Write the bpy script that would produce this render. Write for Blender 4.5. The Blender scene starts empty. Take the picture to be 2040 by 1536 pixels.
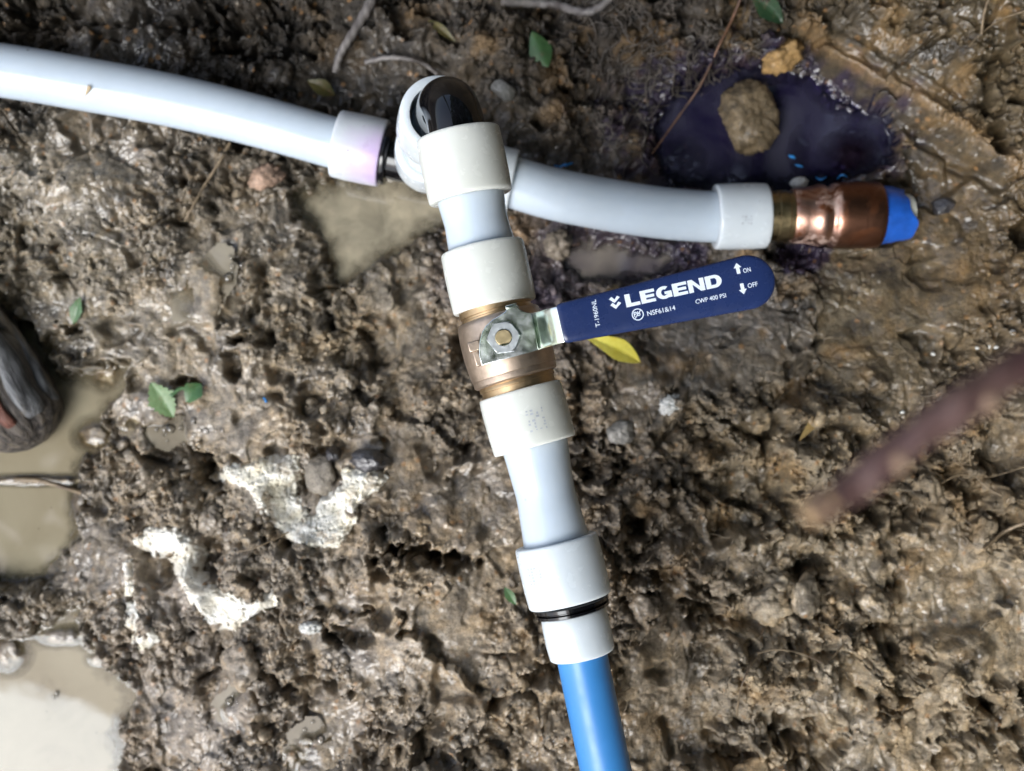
import bpy, bmesh, math, random
import numpy as np
from mathutils import Vector, Matrix
random.seed(7)
RNG = np.random.RandomState(11)
S = bpy.context.scene
COL = S.collection

# ------------------------------------------------------------------ camera, sky, sun, exposure
FPX, CX, CY, H = 2450.0, 1020.0, 768.0, 0.671      # a phone held 0.67 m above the pipes, looking straight down
cam_d = bpy.data.cameras.new('camera')
cam = bpy.data.objects.new('camera', cam_d)
COL.objects.link(cam)
cam.location = (0, 0, H)
cam_d.sensor_width = 36.0
cam_d.lens = 36.0 * FPX / 2040.0
cam_d.clip_start = 0.01
cam_d.clip_end = 200.0
cam_d.dof.use_dof = True
cam_d.dof.focus_distance = 0.525
cam_d.dof.aperture_fstop = 8.6
S.camera = cam

LDIR = Vector((-0.52, -0.64, 1.0)).normalized()     # bright part of the overcast sky: low left of the picture
world = bpy.data.worlds.new('World')
S.world = world
world.use_nodes = True
wn = world.node_tree
wn.nodes.clear()
sky = wn.nodes.new('ShaderNodeTexSky')
sky.sky_type = 'NISHITA'
sky.sun_disc = False
sky.sun_elevation = math.asin(LDIR.z)
sky.sun_rotation = math.atan2(LDIR.x, LDIR.y)
sky.air_density = 1.0
sky.dust_density = 4.0
sky.ozone_density = 1.0
hsv = wn.nodes.new('ShaderNodeHueSaturation')       # overcast: the blue is mostly veiled
hsv.inputs['Saturation'].default_value = 0.85
bg = wn.nodes.new('ShaderNodeBackground')
bg.inputs['Strength'].default_value = 0.15
wo = wn.nodes.new('ShaderNodeOutputWorld')
wn.links.new(sky.outputs[0], hsv.inputs['Color'])
wn.links.new(hsv.outputs[0], bg.inputs['Color'])
wn.links.new(bg.outputs[0], wo.inputs['Surface'])
sun_d = bpy.data.lights.new('sun', 'SUN')
sun_d.energy = 1.25
sun_d.angle = math.radians(35)
sun_d.color = (0.80, 0.91, 1.0)     # cool light of an overcast sky
sun = bpy.data.objects.new('sun', sun_d)
sun.rotation_euler = (-LDIR).to_track_quat('-Z', 'Y').to_euler()
COL.objects.link(sun)
S.view_settings.view_transform = 'Standard'
S.view_settings.look = 'None'
S.view_settings.gamma = 1.0
S.view_settings.use_curve_mapping = False
S.view_settings.exposure = 1.02
S.render.resolution_x, S.render.resolution_y = 1024, 771
S.cycles.max_bounces = 8
S.cycles.sample_clamp_indirect = 4.0
S.cycles.blur_glossy = 0.5

# ------------------------------------------------------------------ helpers
def P(px, py, zmm):
    d = H - zmm * 0.001
    return Vector(((px - CX) / FPX * d, -(py - CY) / FPX * d, zmm * 0.001))

def smooth(a, b, x):
    t = np.clip((x - a) / (b - a + 0.0), 0, 1)
    return t * t * (3 - 2 * t)

PERM = RNG.permutation(512)
PERM = np.concatenate([PERM, PERM, PERM])
GA = RNG.rand(512) * 2 * np.pi
GX, GY = np.cos(GA), np.sin(GA)
def gn(x, y, seed=0):
    """gradient noise, about -0.7 .. 0.7"""
    x = x + seed * 17.31; y = y - seed * 9.77
    xf = np.floor(x); yf = np.floor(y)
    xi = xf.astype(np.int64) & 511; yi = yf.astype(np.int64) & 511
    fx = x - xf; fy = y - yf
    u = fx * fx * fx * (fx * (fx * 6 - 15) + 10); v = fy * fy * fy * (fy * (fy * 6 - 15) + 10)
    def g(i, j, dx, dy):
        h = PERM[PERM[(xi + i) & 511] + ((yi + j) & 511)]
        return GX[h] * dx + GY[h] * dy
    a = g(0, 0, fx, fy); b = g(1, 0, fx - 1, fy)
    c = g(0, 1, fx, fy - 1); d = g(1, 1, fx - 1, fy - 1)
    ab = a + u * (b - a)
    return ab + v * ((c + u * (d - c)) - ab)
def fbm(x, y, seed, oct=4):
    s = 0; a = 1.0
    for o in range(oct):
        s = s + a * gn(x, y, seed + o * 3); x = x * 2.03; y = y * 2.03; a *= 0.5
    return s
RH = RNG.rand(512)
def worley(x, y, seed):
    x = x + seed * 13.7; y = y + seed * 5.1
    xi = np.floor(x).astype(np.int64); yi = np.floor(y).astype(np.int64)
    f1 = np.full(x.shape, 9.0); hid = np.zeros(x.shape)
    for i in (-1, 0, 1):
        for j in (-1, 0, 1):
            h = PERM[PERM[(xi + i) & 511] + ((yi + j) & 511)]
            dx = xi + i + RH[h] - x; dy = yi + j + RH[(h + 97) & 511] - y
            d = dx * dx + dy * dy
            m = d < f1
            f1 = np.where(m, d, f1); hid = np.where(m, RH[(h + 211) & 511], hid)
    return np.sqrt(f1), hid
def polysd(px, py, poly):
    """signed distance in pixels, positive inside"""
    d = np.full(px.shape, 1e9); ins = np.zeros(px.shape, bool)
    n = len(poly)
    for i in range(n):
        x0, y0 = poly[i]; x1, y1 = poly[(i + 1) % n]
        ex, ey = x1 - x0, y1 - y0
        wx, wy = px - x0, py - y0
        t = np.clip((wx * ex + wy * ey) / (ex * ex + ey * ey + 1e-9), 0, 1)
        d = np.minimum(d, (wx - ex * t) ** 2 + (wy - ey * t) ** 2)
        c = ((y0 <= py) & (py < y1)) | ((y1 <= py) & (py < y0))
        xx = x0 + (py - y0) * ex / (ey if abs(ey) > 1e-9 else 1e-9)
        ins ^= c & (px < xx)
    d = np.sqrt(d)
    return np.where(ins, d, -d)

def tag(o, label=None, cat=None, group=None, kind=None):
    if label: o['label'] = label
    if cat: o['category'] = cat
    if group: o['group'] = group
    if kind: o['kind'] = kind
    return o
def empty(name, loc, label, cat, group=None):
    o = bpy.data.objects.new(name, None)
    o.location = loc; o.empty_display_size = 0.01
    COL.objects.link(o)
    return tag(o, label, cat, group)
def origin(parent):
    o = Vector((0, 0, 0))
    while parent is not None:
        o = o + Vector(parent.location); parent = parent.parent
    return o
def mesh_obj(name, verts, faces, mat, parent=None, smooth_shade=True, loc=None, colors=None, extra=None):
    """verts are world positions; the object's origin is its parent's origin, or loc for a top-level mesh"""
    if parent is None:
        org = Vector(loc) if loc is not None else Vector((0, 0, 0))
    else:
        org = origin(parent)
    V = np.asarray([tuple(v) for v in verts] if not isinstance(verts, np.ndarray) else verts, dtype=np.float32) - np.array(org, dtype=np.float32)
    me = bpy.data.meshes.new(name)
    if isinstance(faces, np.ndarray):
        k = faces.shape[1]
        me.vertices.add(len(V)); me.vertices.foreach_set('co', V.ravel())
        me.loops.add(faces.size); me.loops.foreach_set('vertex_index', faces.astype(np.int32).ravel())
        me.polygons.add(len(faces))
        me.polygons.foreach_set('loop_start', np.arange(0, faces.size, k, dtype=np.int32))
        me.update(calc_edges=True)
    else:
        me.from_pydata([tuple(v) for v in V], [], faces)
    if smooth_shade:
        me.polygons.foreach_set('use_smooth', np.ones(len(me.polygons), dtype=bool))
    if colors is not None:
        at = me.attributes.new('Col', 'FLOAT_COLOR', 'POINT')
        c4 = np.ones((len(V), 4), dtype=np.float32); c4[:, :3] = colors
        at.data.foreach_set('color', c4.ravel())
    if extra:
        for k2, arr in extra.items():
            at = me.attributes.new(k2, 'FLOAT', 'POINT')
            at.data.foreach_set('value', arr.astype(np.float32).ravel())
    if mat: me.materials.append(mat)
    o = bpy.data.objects.new(name, me)
    o.location = org if parent is None else (0, 0, 0)
    if parent is not None: o.parent = parent
    COL.objects.link(o)
    me.validate()
    return o

def spline(pts, n):
    """Catmull-Rom through Vectors, n samples"""
    pts = [Vector(p) for p in pts]
    ext = [pts[0] * 2 - pts[1]] + pts + [pts[-1] * 2 - pts[-2]]
    out = []
    m = len(pts) - 1
    for k in range(n):
        t = k / (n - 1) * m
        i = min(int(t), m - 1); f = t - i
        p0, p1, p2, p3 = ext[i], ext[i + 1], ext[i + 2], ext[i + 3]
        out.append(0.5 * ((2 * p1) + (p2 - p0) * f + (2 * p0 - 5 * p1 + 4 * p2 - p3) * f * f + (3 * p1 - p0 - 3 * p2 + p3) * f ** 3))
    return out
def tube_geo(path, radii, seg=40, caps=True, wob=None):
    """sweep circles of the given radii along a path of Vectors"""
    V, F = [], []
    n = len(path)
    t0 = (path[1] - path[0]).normalized()
    up = Vector((0, 0, 1)) if abs(t0.z) < 0.9 else Vector((0, 1, 0))
    u = t0.cross(up).normalized()
    for i in range(n):
        t = (path[min(i + 1, n - 1)] - path[max(i - 1, 0)]).normalized()
        if t.length < 0.5: t = t0
        t0 = t
        u = (u - t * u.dot(t)).normalized()
        v = t.cross(u)
        for k in range(seg):
            a = 2 * math.pi * k / seg
            r = radii[i]
            if wob: r = r * wob(i, a)
            V.append(path[i] + (u * math.cos(a) + v * math.sin(a)) * r)
    for i in range(n - 1):
        for k in range(seg):
            k2 = (k + 1) % seg
            F.append((i * seg + k, i * seg + k2, (i + 1) * seg + k2, (i + 1) * seg + k))
    if caps:
        F.append(tuple(range(seg))[::-1]); F.append(tuple((n - 1) * seg + k for k in range(seg)))
    return V, F
def lathe(a, b, prof, seg=56):
    """prof: list of (t along a->b, radius mm)"""
    a, b = Vector(a), Vector(b)
    t = (b - a).normalized()
    up = Vector((0, 0, 1)) if abs(t.z) < 0.9 else Vector((0, 1, 0))
    u = t.cross(up).normalized(); v = t.cross(u)
    V, F = [], []
    for s, r in prof:
        c = a + (b - a) * s
        for k in range(seg):
            an = 2 * math.pi * k / seg
            V.append(c + (u * math.cos(an) + v * math.sin(an)) * (r * 0.001))
    n = len(prof)
    for i in range(n - 1):
        for k in range(seg):
            k2 = (k + 1) % seg
            F.append((i * seg + k, i * seg + k2, (i + 1) * seg + k2, (i + 1) * seg + k))
    return V, F
def fix_normals(o, sharp=35):
    bm = bmesh.new(); bm.from_mesh(o.data)
    bmesh.ops.recalc_face_normals(bm, faces=bm.faces)
    lim = math.radians(sharp)
    for e in bm.edges:
        if len(e.link_faces) == 2 and e.calc_face_angle(0) > lim: e.smooth = False
    bm.to_mesh(o.data); bm.free()
    return o
def bevel(o, w_mm, seg=2):
    m = o.modifiers.new('bevel', 'BEVEL'); m.width = w_mm * 0.001; m.segments = seg
    m.limit_method = 'ANGLE'; m.angle_limit = math.radians(35)
    return o

# ------------------------------------------------------------------ materials
def new_mat(name):
    m = bpy.data.materials.new(name); m.use_nodes = True
    nt = m.node_tree
    return m, nt, nt.nodes['Principled BSDF']
def N(nt, typ, **kw):
    n = nt.nodes.new(typ)
    for k, v in kw.items():
        if k.startswith('in_'): n.inputs[k[3:].replace('_', ' ')].default_value = v
        else: setattr(n, k, v)
    return n
def coords(nt):
    return nt.nodes.new('ShaderNodeTexCoord').outputs['Object']
def noise(nt, co, scale, detail=3, rough=0.55, dist=0.0):
    n = N(nt, 'ShaderNodeTexNoise', in_Scale=scale, in_Detail=detail, in_Roughness=rough, in_Distortion=dist)
    nt.links.new(co, n.inputs['Vector']); return n.outputs['Fac']
def ramp(nt, fac, stops):
    r = nt.nodes.new('ShaderNodeValToRGB')
    el = r.color_ramp.elements
    while len(el) < len(stops): el.new(0.5)
    for e, (p, c) in zip(el, stops):
        e.position = p; e.color = (c[0], c[1], c[2], 1) if not isinstance(c, (int, float)) else (c, c, c, 1)
    nt.links.new(fac, r.inputs['Fac']); return r.outputs['Color']
def mixc(nt, fac, a, b, mode='MIX'):
    m = nt.nodes.new('ShaderNodeMix'); m.data_type = 'RGBA'; m.blend_type = mode
    for sock, val in ((m.inputs['Factor'], fac), (m.inputs[6], a), (m.inputs[7], b)):
        if isinstance(val, (int, float)): sock.default_value = val if sock.type == 'VALUE' else (val, val, val, 1)
        elif isinstance(val, tuple): sock.default_value = (val[0], val[1], val[2], 1)
        else: nt.links.new(val, sock)
    return m.outputs[2]
def math_n(nt, op, a, b=0.0, clamp=False):
    m = nt.nodes.new('ShaderNodeMath'); m.operation = op; m.use_clamp = clamp
    for s, v in ((m.inputs[0], a), (m.inputs[1], b)):
        if isinstance(v, (int, float)): s.default_value = v
        else: nt.links.new(v, s)
    return m.outputs[0]
def bump(nt, bsdf, h, dist_mm, strength=1.0):
    b = N(nt, 'ShaderNodeBump', in_Strength=strength, in_Distance=dist_mm * 0.001)
    nt.links.new(h, b.inputs['Height'])
    nt.links.new(b.outputs['Normal'], bsdf.inputs['Normal'])
    return b.outputs['Normal']

def make_mud(name, wet_default=None):
    m, nt, b = new_mat(name)
    co = coords(nt)
    at = N(nt, 'ShaderNodeAttribute', attribute_name='Col')
    n1 = noise(nt, co, 70, 5, 0.65, 0.4)
    n2 = noise(nt, co, 330, 4, 0.65)
    n3 = noise(nt, co, 1100, 3, 0.6)
    tint = ramp(nt, n1, [(0.25, (0.72, 0.68, 0.62)), (0.45, (0.98, 0.98, 0.98)), (0.62, (1.12, 1.02, 0.86)), (0.8, (1.3, 1.25, 1.2))])
    c = mixc(nt, 1.0, at.outputs['Color'], tint, 'MULTIPLY')
    t2 = ramp(nt, n2, [(0.25, 0.62), (0.5, 1.0), (0.75, 1.35)])
    c = mixc(nt, 1.0, c, t2, 'MULTIPLY')
    t3 = ramp(nt, n3, [(0.3, 0.68), (0.52, 1.0), (0.75, 1.4)])
    c = mixc(nt, 1.0, c, t3, 'MULTIPLY')
    # grains of orange and pale grit
    vo = N(nt, 'ShaderNodeTexVoronoi', in_Scale=260.0); nt.links.new(co, vo.inputs['Vector'])
    sp = N(nt, 'ShaderNodeSeparateColor'); nt.links.new(vo.outputs['Color'], sp.inputs[0])
    og = math_n(nt, 'MULTIPLY', ramp(nt, sp.outputs[0], [(0.93, 0.0), (0.95, 1.0)]), ramp(nt, vo.outputs['Distance'], [(0.25, 1.0), (0.5, 0.0)]))
    c = mixc(nt, math_n(nt, 'MULTIPLY', og, 0.6), c, (0.30, 0.16, 0.06))
    pg = math_n(nt, 'MULTIPLY', ramp(nt, sp.outputs[1], [(0.95, 0.0), (0.97, 1.0)]), ramp(nt, vo.outputs['Distance'], [(0.15, 1.0), (0.35, 0.0)]))
    c = mixc(nt, math_n(nt, 'MULTIPLY', pg, 0.5), c, (0.42, 0.38, 0.32))
    nt.links.new(c, b.inputs['Base Color'])
    wet = N(nt, 'ShaderNodeAttribute', attribute_name='wet').outputs['Fac']
    wn2 = ramp(nt, noise(nt, co, 120, 3, 0.6), [(0.38, 0.0), (0.62, 1.0)])
    w = math_n(nt, 'ADD', math_n(nt, 'MULTIPLY', wet, 0.8), math_n(nt, 'MULTIPLY', wn2, 0.35), True)
    r = math_n(nt, 'SUBTRACT', 0.7, math_n(nt, 'MULTIPLY', w, 0.32))
    nt.links.new(r, b.inputs['Roughness'])
    nt.links.new(math_n(nt, 'MULTIPLY', math_n(nt, 'POWER', w, 1.3), 1.0), b.inputs['Coat Weight'])
    b.inputs['Coat Roughness'].default_value = 0.10
    b.inputs['Coat IOR'].default_value = 1.5
    cb = N(nt, 'ShaderNodeBump', in_Strength=0.5, in_Distance=0.0006)
    nt.links.new(noise(nt, co, 420, 2, 0.5), cb.inputs['Height']); nt.links.new(cb.outputs[0], b.inputs['Coat Normal'])
    b.inputs['Specular IOR Level'].default_value = 0.3
    h = math_n(nt, 'ADD', math_n(nt, 'MULTIPLY', noise(nt, co, 520, 4, 0.65), 1.0), math_n(nt, 'MULTIPLY', noise(nt, co, 1700, 2, 0.6), 0.35))
    bump(nt, b, h, 1.1, 0.85)
    return m
MUD = make_mud('mud')

def make_water(name, c0, c1, scale, clear=(0.80, 0.74, 0.62), deep=4.0, most=1.0):
    """murky where deep, a clear reflecting film where shallow (depth in mm is stored on the sheet)"""
    m, nt, b = new_mat(name)
    co = coords(nt)
    n = noise(nt, co, scale, 4, 0.5, 0.6)
    c = mixc(nt, ramp(nt, n, [(0.38, 0.0), (0.66, 1.0)]), c0, c1)
    sp = N(nt, 'ShaderNodeTexVoronoi', in_Scale=150.0); nt.links.new(co, sp.inputs['Vector'])
    ss = N(nt, 'ShaderNodeSeparateColor'); nt.links.new(sp.outputs['Color'], ss.inputs[0])
    c = mixc(nt, math_n(nt, 'MULTIPLY', math_n(nt, 'MULTIPLY', ramp(nt, sp.outputs['Distance'], [(0.04, 1.0), (0.10, 0.0)]), ramp(nt, ss.outputs[0], [(0.7, 0.0), (0.75, 1.0)])), 0.6), c, (0.09, 0.07, 0.05))
    nt.links.new(c, b.inputs['Base Color'])
    b.inputs['Roughness'].default_value = 0.02
    b.inputs['IOR'].default_value = 1.48
    tr = N(nt, 'ShaderNodeBsdfTransparent'); tr.inputs['Color'].default_value = (*clear, 1)
    gl = N(nt, 'ShaderNodeBsdfGlossy'); gl.inputs['Roughness'].default_value = 0.02
    fr = N(nt, 'ShaderNodeFresnel', in_IOR=1.48)
    film = N(nt, 'ShaderNodeMixShader'); nt.links.new(fr.outputs[0], film.inputs[0]); nt.links.new(tr.outputs[0], film.inputs[1]); nt.links.new(gl.outputs[0], film.inputs[2])
    at = N(nt, 'ShaderNodeAttribute', attribute_name='depth')
    d = math_n(nt, 'DIVIDE', math_n(nt, 'ADD', at.outputs['Fac'], math_n(nt, 'MULTIPLY', math_n(nt, 'SUBTRACT', n, 0.5), deep * 1.2)), deep)
    fac = math_n(nt, 'MULTIPLY', math_n(nt, 'POWER', math_n(nt, 'MAXIMUM', d, 0.0, False), 0.8), most, True)
    fac = math_n(nt, 'MINIMUM', fac, most)
    mx = N(nt, 'ShaderNodeMixShader'); nt.links.new(fac, mx.inputs[0]); nt.links.new(film.outputs[0], mx.inputs[1]); nt.links.new(b.outputs[0], mx.inputs[2])
    nt.links.new(mx.outputs[0], nt.nodes['Material Output'].inputs['Surface'])
    bm_ = N(nt, 'ShaderNodeBump', in_Strength=0.5, in_Distance=0.00012)
    nt.links.new(noise(nt, co, 45, 1, 0.4), bm_.inputs['Height'])
    for k in (b, gl, fr): nt.links.new(bm_.outputs[0], k.inputs['Normal'])
    return m
WATER_TAN = make_water('muddy_water', (0.215, 0.185, 0.125), (0.265, 0.235, 0.165), 18, deep=6.0)
WATER_MILKY = make_water('milky_tan_water', (0.25, 0.225, 0.165), (0.34, 0.30, 0.215), 34, deep=8.0)
WATER_PALE = make_water('pale_muddy_water', (0.18, 0.155, 0.115), (0.25, 0.225, 0.175), 40, deep=3.0)
WATER_PURPLE = make_water('purple_water', (0.009, 0.006, 0.030), (0.055, 0.054, 0.082), 26, (0.30, 0.25, 0.50), 5.0, 0.85)
WATER_GREY = make_water('grey_purple_water', (0.09, 0.078, 0.085), (0.20, 0.175, 0.145), 30, (0.6, 0.52, 0.7), 3.0)

def simple(name, col, rough=0.4, metal=0.0, var=0.12, scale=150, bump_mm=0.0, bscale=500, sss=0.0, coat=0.0, spec=0.5):
    m, nt, b = new_mat(name)
    co = coords(nt)
    n = noise(nt, co, scale, 4, 0.6)
    t = ramp(nt, n, [(0.25, 1 - var), (0.5, 1.0), (0.75, 1 + var)])
    nt.links.new(mixc(nt, 1.0, col, t, 'MULTIPLY'), b.inputs['Base Color'])
    nt.links.new(ramp(nt, noise(nt, co, scale * 2.3, 3), [(0.3, max(0.0, rough - 0.07)), (0.7, rough + 0.07)]), b.inputs['Roughness'])
    b.inputs['Metallic'].default_value = metal
    b.inputs['Coat Weight'].default_value = coat
    b.inputs['Specular IOR Level'].default_value = spec
    if sss:
        b.inputs['Subsurface Weight'].default_value = sss
        b.inputs['Subsurface Radius'].default_value = (1.0, 1.0, 1.0)
        b.inputs['Subsurface Scale'].default_value = 0.003
    if bump_mm: bump(nt, b, noise(nt, co, bscale, 3), bump_mm, 1.0)
    return m
def make_pex(name, col, stain=None, rough=0.26, film_amt=0.08):
    """milky plastic with faint scuffs, mud specks and, where asked, a primer stain"""
    m, nt, b = new_mat(name)
    co = coords(nt)
    t = ramp(nt, noise(nt, co, 60, 3), [(0.3, (0.965, 0.965, 0.955)), (0.7, (1.02, 1.02, 1.02))])
    c = mixc(nt, 1.0, col, t, 'MULTIPLY')
    v = N(nt, 'ShaderNodeTexVoronoi', in_Scale=95.0, in_Randomness=1.0); nt.links.new(co, v.inputs['Vector'])
    sp = N(nt, 'ShaderNodeSeparateColor'); nt.links.new(v.outputs['Color'], sp.inputs[0])
    speck = math_n(nt, 'MULTIPLY', ramp(nt, v.outputs['Distance'], [(0.04, 1.0), (0.075, 0.0)]), ramp(nt, sp.outputs[0], [(0.72, 0.0), (0.75, 1.0)]))
    c = mixc(nt, math_n(nt, 'MULTIPLY', speck, 0.75 if film_amt > 0 else 0.35), c, (0.10, 0.08, 0.06))
    film = ramp(nt, noise(nt, co, 38, 5, 0.7, 0.6), [(0.56, 0.0), (0.75, 1.0)])
    c = mixc(nt, math_n(nt, 'MULTIPLY', film, film_amt), c, (0.50, 0.44, 0.33))
    if stain:
        centre, rad, scol, amt = stain
        vm = N(nt, 'ShaderNodeVectorMath', operation='DISTANCE'); nt.links.new(co, vm.inputs[0]); vm.inputs[1].default_value = centre
        d = math_n(nt, 'ADD', vm.outputs['Value'], math_n(nt, 'MULTIPLY', math_n(nt, 'SUBTRACT', noise(nt, co, 90, 3), 0.5), rad * 0.7))
        c = mixc(nt, math_n(nt, 'MULTIPLY', ramp(nt, math_n(nt, 'DIVIDE', d, rad), [(0.25, 1.0), (1.0, 0.0)]), amt), c, scol)
    nt.links.new(c, b.inputs['Base Color'])
    nt.links.new(ramp(nt, noise(nt, co, 180, 3), [(0.3, rough - 0.06), (0.7, rough + 0.08)]), b.inputs['Roughness'])
    b.inputs['Subsurface Weight'].default_value = 0.75
    b.inputs['Subsurface Radius'].default_value = (1.0, 1.0, 1.0)
    b.inputs['Subsurface Scale'].default_value = 0.006
    return m

# ------------------------------------------------------------------ unseen leafy trees, added above the camera to darken the zenith
def canopy():
    rs = np.random.RandomState(77)
    m, nt, b = new_mat('canopy_leaf')
    co = coords(nt)
    nt.links.new(mixc(nt, noise(nt, co, 1.5, 3), (0.035, 0.060, 0.018), (0.075, 0.115, 0.035)), b.inputs['Base Color'])
    b.inputs['Roughness'].default_value = 0.5
    tl = N(nt, 'ShaderNodeBsdfTranslucent'); tl.inputs['Color'].default_value = (0.16, 0.26, 0.07, 1)
    mx = N(nt, 'ShaderNodeMixShader'); mx.inputs[0].default_value = 0.24
    nt.links.new(b.outputs[0], mx.inputs[1]); nt.links.new(tl.outputs[0], mx.inputs[2])
    nt.links.new(mx.outputs[0], nt.nodes['Material Output'].inputs['Surface'])
    V, F = [], []
    for k in range(16000):
        el = math.asin(rs.uniform(0.22, 1.0)); az = rs.uniform(0, 2 * math.pi)
        d = Vector((math.cos(el) * math.cos(az), math.cos(el) * math.sin(az), math.sin(el)))
        tx, ty = d.x / d.z + rs.normal(0, 0.015), d.y / d.z + rs.normal(0, 0.015)
        if tx < -0.56 or (ty < -0.245 and tx < -0.05) or (tx < -0.30 and ty > 0.10): continue       # gap shaped to let bright sky in from the left
        c = d * rs.uniform(2.3, 3.8)
        L = rs.uniform(0.09, 0.2); w = L * rs.uniform(0.2, 0.3)
        a = Vector(rs.randn(3)).normalized(); n_ = (Vector(rs.randn(3)) * 0.6 + d).normalized()
        a = (a - n_ * a.dot(n_)).normalized(); s_ = a.cross(n_)
        b0 = len(V)
        V += [c - a * L, c - s_ * w + n_ * 0.03, c + a * L, c + s_ * w + n_ * 0.03]
        F += [(b0, b0 + 1, b0 + 2), (b0, b0 + 2, b0 + 3)]
    for (x, y) in ((2.3, 1.2), (0.6, 2.6), (1.9, -1.6), (-1.2, 2.2)):
        p = [Vector((x, y, 0.2)), Vector((x * 0.95, y * 0.97, 1.2)), Vector((x * 0.82, y * 0.85, 2.2)), Vector((x * 0.5, y * 0.5, 2.9))]
        v, f = tube_geo(spline(p, 14), list(np.linspace(0.11, 0.03, 14)), 12)
        b0 = len(V); V += v; F += [tuple(i + b0 for i in q) for q in f]
    o = mesh_obj('sky_block_canopy', V, F, m, smooth_shade=False)
    tag(o, 'unseen leafy trees added over the trench to block the upper sky', None, None, 'stuff')
canopy()

# ------------------------------------------------------------------ the ground: one sheet, fine under the camera and coarse to the horizon
def axis(half, step, far):
    n = int(round(2 * half / step))
    core = np.linspace(-half, half, n + 1)
    out = [half]; s = step
    while out[-1] < far:
        s *= 1.22; out.append(out[-1] + s)
    out = np.array(out[1:])
    return np.concatenate([-out[::-1], core, out]), len(out), n + 1
gx, nox, ncx = axis(322.0, 0.64, 60000.0)
gy, noy, ncy = axis(250.0, 0.64, 60000.0)
X, Y = np.meshgrid(gx, gy)          # mm
NY, NX = X.shape
outside = np.maximum(np.maximum(np.abs(X) - 322.0, 0), np.maximum(np.abs(Y) - 250.0, 0))
core = 1 - smooth(0.0, 60.0, outside)

CTRL = [  # pixel x, y, base height mm
    (-100, 60, 0), (150, 40, -6), (450, 60, -16), (750, 60, -26), (1000, 60, -26), (1250, 60, -14), (1500, 40, -18), (1750, 60, -2), (2000, 60, 6), (2150, 300, 10),
    (0, 150, -4), (300, 210, -10), (600, 280, -22), (880, 330, -34), (1150, 300, -34), (1350, 300, -38), (1600, 250, -38), (1750, 330, -33), (1880, 330, -14), (2000, 400, 0),
    (60, 450, -8), (300, 450, -8), (550, 480, -22), (750, 450, -36), (1000, 480, -34), (1200, 480, -32), (1450, 470, -34), (1700, 500, -28), (1850, 460, -10), (2000, 620, 8),
    (100, 620, -14), (350, 650, -10), (600, 660, -8), (850, 650, -6), (1100, 640, -10), (1300, 620, -14), (1550, 620, -14), (1800, 700, 2), 
    (100, 900, -20), (350, 900, -6), (600, 900, 4), (850, 900, 8), (1150, 860, 6), (1400, 850, 4), (1700, 900, 8), (2000, 900, 16),
    (60, 1150, -16), (350, 1150, 2), (600, 1150, 14), (850, 1150, 22), (1150, 1100, 20), (1450, 1150, 14), (1750, 1200, 16), (2050, 1200, 20),
    (60, 1450, -18), (300, 1450, -2), (600, 1420, 14), (850, 1400, 24), (1150, 1400, 28), (1450, 1450, 20), (1750, 1500, 18), (2050, 1500, 20), (1000, 1700, 30), (200, 1700, -6)]
CA = np.array(CTRL, dtype=float)
CA[:, 2] = np.where(CA[:, 2] > 0, CA[:, 2] * 1.7, CA[:, 2])
def idw(px, py, pts, vals, sig=150.0):
    num = np.zeros(px.shape + (vals.shape[1],)); den = np.full(px.shape, 1e-9)
    for (cx, cy), v in zip(pts, vals):
        d2 = ((px - cx) ** 2 + (py - cy) ** 2) / (sig * sig)
        w = np.exp(-d2) + 1e-4 / (1 + d2)
        den += w
        num += w[..., None] * v
    return num / den[..., None]
# coarse lookup tables in pixel space, then sampled
LX = np.arange(-400, 2441, 20.0); LY = np.arange(-400, 1941, 20.0)
LPX, LPY = np.meshgrid(LX, LY)
LZ = idw(LPX, LPY, CA[:, :2], CA[:, 2:3])[..., 0]
def lut(tab, px, py):
    fx = np.clip((px + 400) / 20.0, 0, len(LX) - 1.001); fy = np.clip((py + 400) / 20.0, 0, len(LY) - 1.001)
    i = fx.astype(int); j = fy.astype(int); a = fx - i; b = fy - j
    if tab.ndim == 3: a = a[..., None]; b = b[..., None]
    return (tab[j, i] * (1 - a) + tab[j, i + 1] * a) * (1 - b) + (tab[j + 1, i] * (1 - a) + tab[j + 1, i + 1] * a) * b
Z0 = np.full(X.shape, -10.0)
for _ in range(8):
    PXm = CX + X / (H * 1000 - Z0) * FPX; PYm = CY - Y / (H * 1000 - Z0) * FPX
    Z0 = 0.5 * Z0 + 0.5 * lut(LZ, PXm, PYm)
PXm = CX + X / (H * 1000 - Z0) * FPX; PYm = CY - Y / (H * 1000 - Z0) * FPX

# crumbly mud relief
wx = X + 7 * gn(X / 28, Y / 28, 1) + 2.2 * gn(X / 8, Y / 8, 2)
wy = Y + 7 * gn(X / 28, Y / 28, 3) + 2.2 * gn(X / 8, Y / 8, 4)
roughness = 0.18 + 0.82 * smooth(-0.28, 0.22, fbm(X / 75, Y / 75, 5, 2))
SMOOTH_PATCHES = [  # px, py, rx, ry, strength
    (800, 1260, 170, 95, 0.8), (420, 560, 70, 110, 0.8), (700, 1190, 120, 40, .5), (350, 800, 130, 70, 0.6), (1330, 1230, 40, 120, 0.6),
    (1560, 1400, 110, 50, 0.35), (1880, 520, 150, 130, 0.6), (1800, 180, 220, 40, 0.4), (640, 1460, 70, 90, 0.7), (460, 1400, 50, 60, .6), (1930, 420, 100, 90, .5),
    (1230, 520, 110, 50, 0.7), (440, 850, 90, 50, 0.6), (330, 1380, 60, 60, .3), (660, 760, 60, 40, .3), (1700, 640, 160, 60, .35)]
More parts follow.
